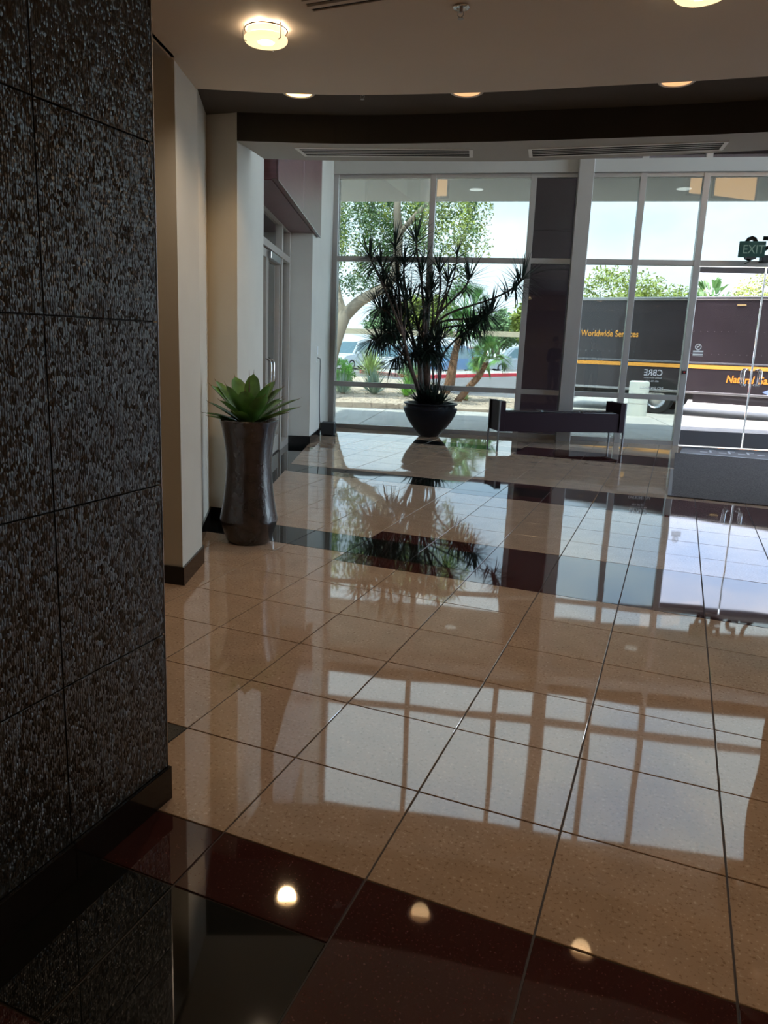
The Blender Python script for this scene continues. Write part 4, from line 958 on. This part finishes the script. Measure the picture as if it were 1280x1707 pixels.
b=MB(); leafcloud(b,cl1,15000,.20,.046,droop=.22,seed=1); b.build('foliage',FOL1,mt,kind='stuff')
b=MB(); leafcloud(b,cl2,9500,.20,.044,droop=.25,seed=2); b.build('foliage',FOL2,mt,kind='stuff',label='yellower leaf clusters')
# fan palms
def fan(b,c,d,R,n=22,w=.018,rnd=random):
    d=d.normalized(); o=d.orthogonal().normalized(); o2=d.cross(o)
    a0=rnd.uniform(0,6.28); pl=(o*math.cos(a0)+o2*math.sin(a0))
    for k in range(n):
        t=-1.25+2.5*k/(n-1); dd=(d*math.cos(t)+pl*math.sin(t)).normalized(); L=R*rnd.uniform(.8,1.05)
        s=dd.cross(Vector((0,0,1))); s=s.normalized() if s.length>.05 else Vector((1,0,0))
        p1=c+dd*L*.5; p2=c+dd*L-Vector((0,0,L*.22)); b.add([c,p1-s*w,p2,p1+s*w],[(0,1,2,3)])
def palm(pts,rs,crown,R,nf,label,seed,shag=True):
    rnd=random.Random(seed); o=empty('palm_tree',pts[0],label=label,category='palm',group='palms in the gravel bed')
    branchy(o,'trunk',pts,rs,BARKO,12)
    if shag:
        b=MB()
        for k in range(160):
            t=rnd.random()*(len(pts)-1); i=min(int(t),len(pts)-2); p=Vector(pts[i]).lerp(Vector(pts[i+1]),t-i); r=rs[i]; a=rnd.uniform(0,6.28)
            d=Vector((math.cos(a),math.sin(a),.5)); p=p+d*r*.7; s=Vector((-d.y,d.x,0))*.025; b.add([p-s,p+s,p+d*.09],[(0,1,2)])
        b.build('leaf_stubs',BARKO,o,kind='stuff')
    c=Vector(crown); b=MB(); st=MB()
    for k in range(nf):
        a=rnd.uniform(0,6.28); el=rnd.uniform(-.35,1.35); d=Vector((math.cos(a)*math.cos(el),math.sin(a)*math.cos(el),math.sin(el)))
        q=c+d*R*.45; st.tube([c,c+d*R*.25,q],.012,5); fan(b,q,d,R*.62,rnd=rnd)
    st.build('frond_stalks',FOL3,o,kind='stuff'); b.build('fronds',FOL3,o,kind='stuff')
palm([(-6.15,22.75,ZG-.05),(-6.03,22.86,.58),(-5.98,23.0,1.18),(-5.90,23.15,1.65)],[.145,.13,.12,.10],(-5.86,23.2,1.95),.95,26,'upright shaggy palm outside just right of the dracaena stems',3)
palm([(-4.80,19.36,ZG-.05),(-4.50,19.56,.29),(-4.29,19.72,.59),(-4.14,19.88,.98)],[.105,.10,.095,.085],(-4.05,19.95,1.12),.80,24,'short leaning shaggy palm outside near the bench end',4)
palm([(-6.69,25.25,ZG-.05),(-6.65,25.55,1.48),(-6.57,25.85,2.45)],[.12,.11,.10],(-6.5,25.9,2.75),1.35,34,'taller fan palm standing behind the upright shaggy palm',6)
# agaves / yuccas
def spiky(c,n,L,w,m,label,name,seed,up=.2,cat='plant',droop=.1):
    rnd=random.Random(seed); c=Vector(c); o=empty(name,c,label=label,category=cat,group='desert plants in the gravel bed'); b=MB()
    for k in range(n):
        a=k*2.39996; el=up+(1.5-up)*(1-(k/n))**.8; d=Vector((math.cos(a)*math.cos(el),math.sin(a)*math.cos(el),math.sin(el)))
        strap(b,c+d*.03,d,L*rnd.uniform(.8,1.1),w,droop*(k/n),4,.3)
    b.build('leaf_rosette',m,o,kind='stuff')
    b=MB(); b.lathe([(0,-.05),(.08,-.05),(.07,.05),(0,.06)],c.x,c.y,c.z,10,cap=False); b.build('root_crown',BARKO,o)
    return o
zg=ZG-.02
spiky((-7.75,20.2,zg),46,.85,.06,FOL4,'grey blue agave with broad upright leaves left of the dracaena pot','agave_rosette',1,.35)
spiky((-6.55,19.9,zg),40,.62,.035,FOL5,'small green agave directly behind the left of the bowl planter','agave_rosette',2,.4)
spiky((-8.50,21.7,.42),130,.95,.030,FOL6,'pale spiky yucca globe left of the grey blue agave','yucca_rosette',3,-.25)
spiky((-8.55,19.6,zg),50,.75,.024,FOL4,'thin leaved grey green agave at the far left window edge','agave_rosette',4,.3)
spiky((-6.95,21.5,zg),50,.95,.035,FOL3,'dark green agave between the yucca and the small agave','agave_rosette',5,.3)
spiky((-4.7,20.0,zg),34,.22,.02,FOL6,'tiny yellow green rosette at the foot of the leaning palm','agave_rosette',8,.2)
def shrub(c,rx,rz,n,m,label,seed,size=.035,name='round_shrub'):
    c=Vector(c); rnd=random.Random(seed); o=empty(name,c,label=label,category='shrub',group='shrubs outside'); pts=[]
    for k in range(60):
        d=Vector((rnd.gauss(0,1),rnd.gauss(0,1),rnd.gauss(0,1))).normalized()*rnd.random()**.4; pts.append((c.x+d.x*rx,c.y+d.y*rx,c.z+rz+d.z*rz))
    b=MB(); leafcloud(b,pts,n,rx*.3,size,seed=seed); b.build('foliage',m,o,kind='stuff')
    b=MB(); 
    for k in range(5):
        a=k*1.26; b.tube([c,(c.x+rx*.3*math.cos(a),c.y+rx*.3*math.sin(a),c.z+rz),(c.x+rx*.5*math.cos(a),c.y+rx*.5*math.sin(a),c.z+rz*1.5)],[.03,.02,.008],6)
    b.build('stems',BARK,o)
shrub((-9.0,20.30,zg),.45,.52,4200,FOL5,'bright green shrub at the left edge of the window',1)
shrub((-9.6,29.0,-.2),.6,.45,2200,FOL1,'dull green shrub beyond the yucca by the road',2)
shrub((-9.9,41.6,-.11),.6,.5,1600,FOL5,'round green shrub on the far sidewalk left of the silver car',3)
shrub((-7.3,46.6,-.11),.55,.5,1600,FOL3,'clipped green shrub beside the silver car at right',4)
# ------------------------------------------------------------------ cars
def car(c,head,m,label,L=4.6,H=1.62,Wd=1.85,suv=False):
    c=Vector(c); e=Vector((math.cos(head),math.sin(head),0)); n=Vector((-e.y,e.x,0))
    def cf(x,y,z): return c+e*x+n*y+Vector((0,0,z))
    o=empty('parked_car',c,label=label,category='car',group='cars in the parking lot')
    h=L/2; hb=.90 if not suv else 1.0
    low=[(-h,.35),(-h+.05,.75),(-h+.15,hb),(-h+1.0,hb+.03),(h-1.15,hb-.02),(h-.35,hb-.12),(h-.03,.68),(h,.38),(h-.1,.24),(-h+.1,.24)]
    roof=[(-h+.35,hb),(-h+.75,H-.06),(-h+1.2,H),(h-2.1,H),(h-1.75,H-.08),(h-1.0,hb-.03)]
    def sideprism(poly,w0,w1f=None,mm=None,name='body',smooth=False):
        b=MB(); k=len(poly); V=[]
        for s in (-1,1):
            for x,z in poly:
                t=max(0,(z-hb)/(H-hb)) if w1f else 0; V.append(cf(x,s*(w0-(w1f or 0)*t),z))
        b.add(V,[tuple(range(k)),tuple(range(k,2*k))[::-1]]+[(i,(i+1)%k,k+(i+1)%k,k+i) for i in range(k)])
        return b.build(name,mm,o)
    sideprism(low,Wd/2,None,m,'body')
    cab=sideprism(roof,Wd/2-.06,.17,m,'cabin')
    # glass faces slightly proud
    win=[(-h+.62,hb+.05),(-h+.90,H-.13),(h-2.12,H-.13),(h-1.82,H-.16),(h-1.20,hb+.04)]
    b=MB(); V=[]
    for s in (-1,1):
        base=len(V)
        for x,z in win:
            t=(z-hb)/(H-hb); V.append(cf(x,s*(Wd/2-.06-.17*t+.008),z))
    b.add(V,[(0,1,2,3,4),(5,6,7,8,9)])
    t0=.06/(H-hb); 
    for (x0,z0,x1,z1) in ((h-1.06,hb+.03,h-1.70,H-.13),(-h+.38,hb+.06,-h+.70,H-.12)):
        sg=1 if x0>0 else -1; V=[]
        for x,z in ((x0,z0),(x1,z1)):
            t=(z-hb)/(H-hb); yy=Wd/2-.06-.17*t-.07; V+=[cf(x+sg*.015,-yy,z+.012),cf(x+sg*.015,yy,z+.012)]
        b.add(V,[(0,1,3,2)])
    b.build('window_glass',CGLS,o)
    for x in (-h+.85,h-.9):
        for s in (-1,1): wheel(o,cf(x,s*(Wd/2-.11),.33),n,.33,.22)
    b=MB()
    for s in (-1,1):
        b.box(h-.30,h-.02,s*(Wd/2-.42)-.16,s*(Wd/2-.42)+.16,.66,.78,cf)
    b.build('headlamp',CLMP,o)
    b=MB()
    for s in (-1,1): b.box(-h-.01,-h+.12,s*(Wd/2-.2)-.12,s*(Wd/2-.2)+.12,.72,.92,cf)
    b.build('tail_lamp',mat('tail lamp red',(.6,.03,.03),.3),o)
    b=MB(); b.box(h-.06,h+.01,-.6,.6,.40,.60,cf); b.build('grille',BLK,o)
    for s in (-1,1):
        b=MB(); b.box(h-1.55,h-1.35,s*(Wd/2+.02)-.07,s*(Wd/2+.02)+.07,hb+.02,hb+.16,cf,ch=.02); b.build('mirror',m,o)
ZP=-.28
car((-19.2,45.0,ZP),math.radians(-108),CARW,'white sport utility car parked at the far left behind the yucca',suv=True,H=1.9)
car((-15.9,44.5,ZP),math.radians(-106),CARW,'white car parked in the middle behind the dracaena, nose to the curb',H=1.75)
car((-13.0,45.8,ZP),math.radians(-100),CARB,'blue car parked behind the upright shaggy palm',H=1.75)
car((-14.1,57.5,ZP),math.radians(-75),CARR,'dark red car parked farther back between the two shaggy palms',H=1.7)
car((-9.7,52.6,ZP),math.radians(205),CARS,'silver car parked at the right beside the pier, seen from its side',H=1.85,suv=True)
car((-23.5,52.5,ZP),math.radians(-108),CARS,'silver car parked far left beyond the white sport utility car',H=1.6)
# carports
def carport(c,head,L,D,label,z=2.45):
    c=Vector(c); e=Vector((math.cos(head),math.sin(head),0)); n=Vector((-e.y,e.x,0))
    def f(x,y,zz): return c+e*x+n*y+Vector((0,0,zz))
    o=empty('carport',c,label=label,category='carport',group='carports over the parking lot')
    b=MB(); b.box(-L/2,L/2,-D/2,D/2,z,z+.10,f); b.build('roof_deck',BROWNP,o)
    b=MB(); b.box(-L/2-.02,L/2+.02,-D/2-.06,-D/2,z-.12,z+.32,f); b.build('fascia',TAN,o)
    k=-L/2+1
    while k<L/2:
        b=MB(); b.box(k-.10,k+.10,-.10,.10,-.02,z,f); b.build('post',BROWNP,o); k+=5.5
carport((-25.5,57,ZP),math.radians(20),19,5.5,'long tan edged carport roof behind the cars at left',2.55)
carport((-9.0,65.5,ZP),math.radians(12),13,5.5,'tan edged carport roof behind the silver car at right',2.75)
# background trees
def bgtree(c,R,H,n,m,label,seed,name='background_tree',size=.09,trunk=.14,flat=.7):
    c=Vector(c); rnd=random.Random(seed); o=empty(name,c,label=label,category='tree',group='trees beyond the road'); pts=[]
    for k in range(90):
        d=Vector((rnd.gauss(0,1),rnd.gauss(0,1),rnd.gauss(0,1))).normalized()*rnd.random()**.35; pts.append((c.x+d.x*R,c.y+d.y*R*.7,c.z+H*.66+d.z*H*.34))
    branchy(o,'trunk',[c,(c.x+.1,c.y,c.z+H*.3),(c.x-.1,c.y,c.z+H*.6)],[trunk,trunk*.8,trunk*.4],BARK,8)
    b=MB(); leafcloud(b,pts,n,R*.26,size,seed=seed); b.build('foliage',m,o,kind='stuff')
bgtree((-1.9,33.5,ZP),2.3,5.1,9000,FOL2,'yellow green tree rising behind the left end of the truck',1)
bgtree((.9,37.5,ZP),1.5,4.8,5000,FOL2,'lower yellow green tree behind the truck right of its taller neighbour',2)
bgtree((4.9,39.5,ZP),2.2,5.9,7000,FOL2,'pale green tree behind the truck seen through the door glass',3)
palm([(1.75,29.1,ZG-.1),(1.78,29.1,1.5),(1.8,29.1,3.1)],[.17,.15,.14],(1.8,29.1,3.3),1.15,26,'palm crown showing above the truck roof through the left door',9)
spots=((-36,72,'far left of the carport'),(-30,79,'above the left end of the carport'),(-24,74,'over the white cars'),(-18,82,'left of the upright palm'),(-12.5,76,'between the two palms'),(-7,83,'above the right carport'),(-1,77,'left of the plum pier'),(5,84,'behind the truck'),(11,77,'behind the right end of the truck'))
for i,(x,y,l) in enumerate(spots):
    bgtree((x,y,ZP),2.9,5.2+(i*37%5)*.45,3600,FOL7 if i%2 else FOL2,'distant '+('dull green' if i%2 else 'yellow green')+' tree '+l,20+i,size=.26,trunk=.22)
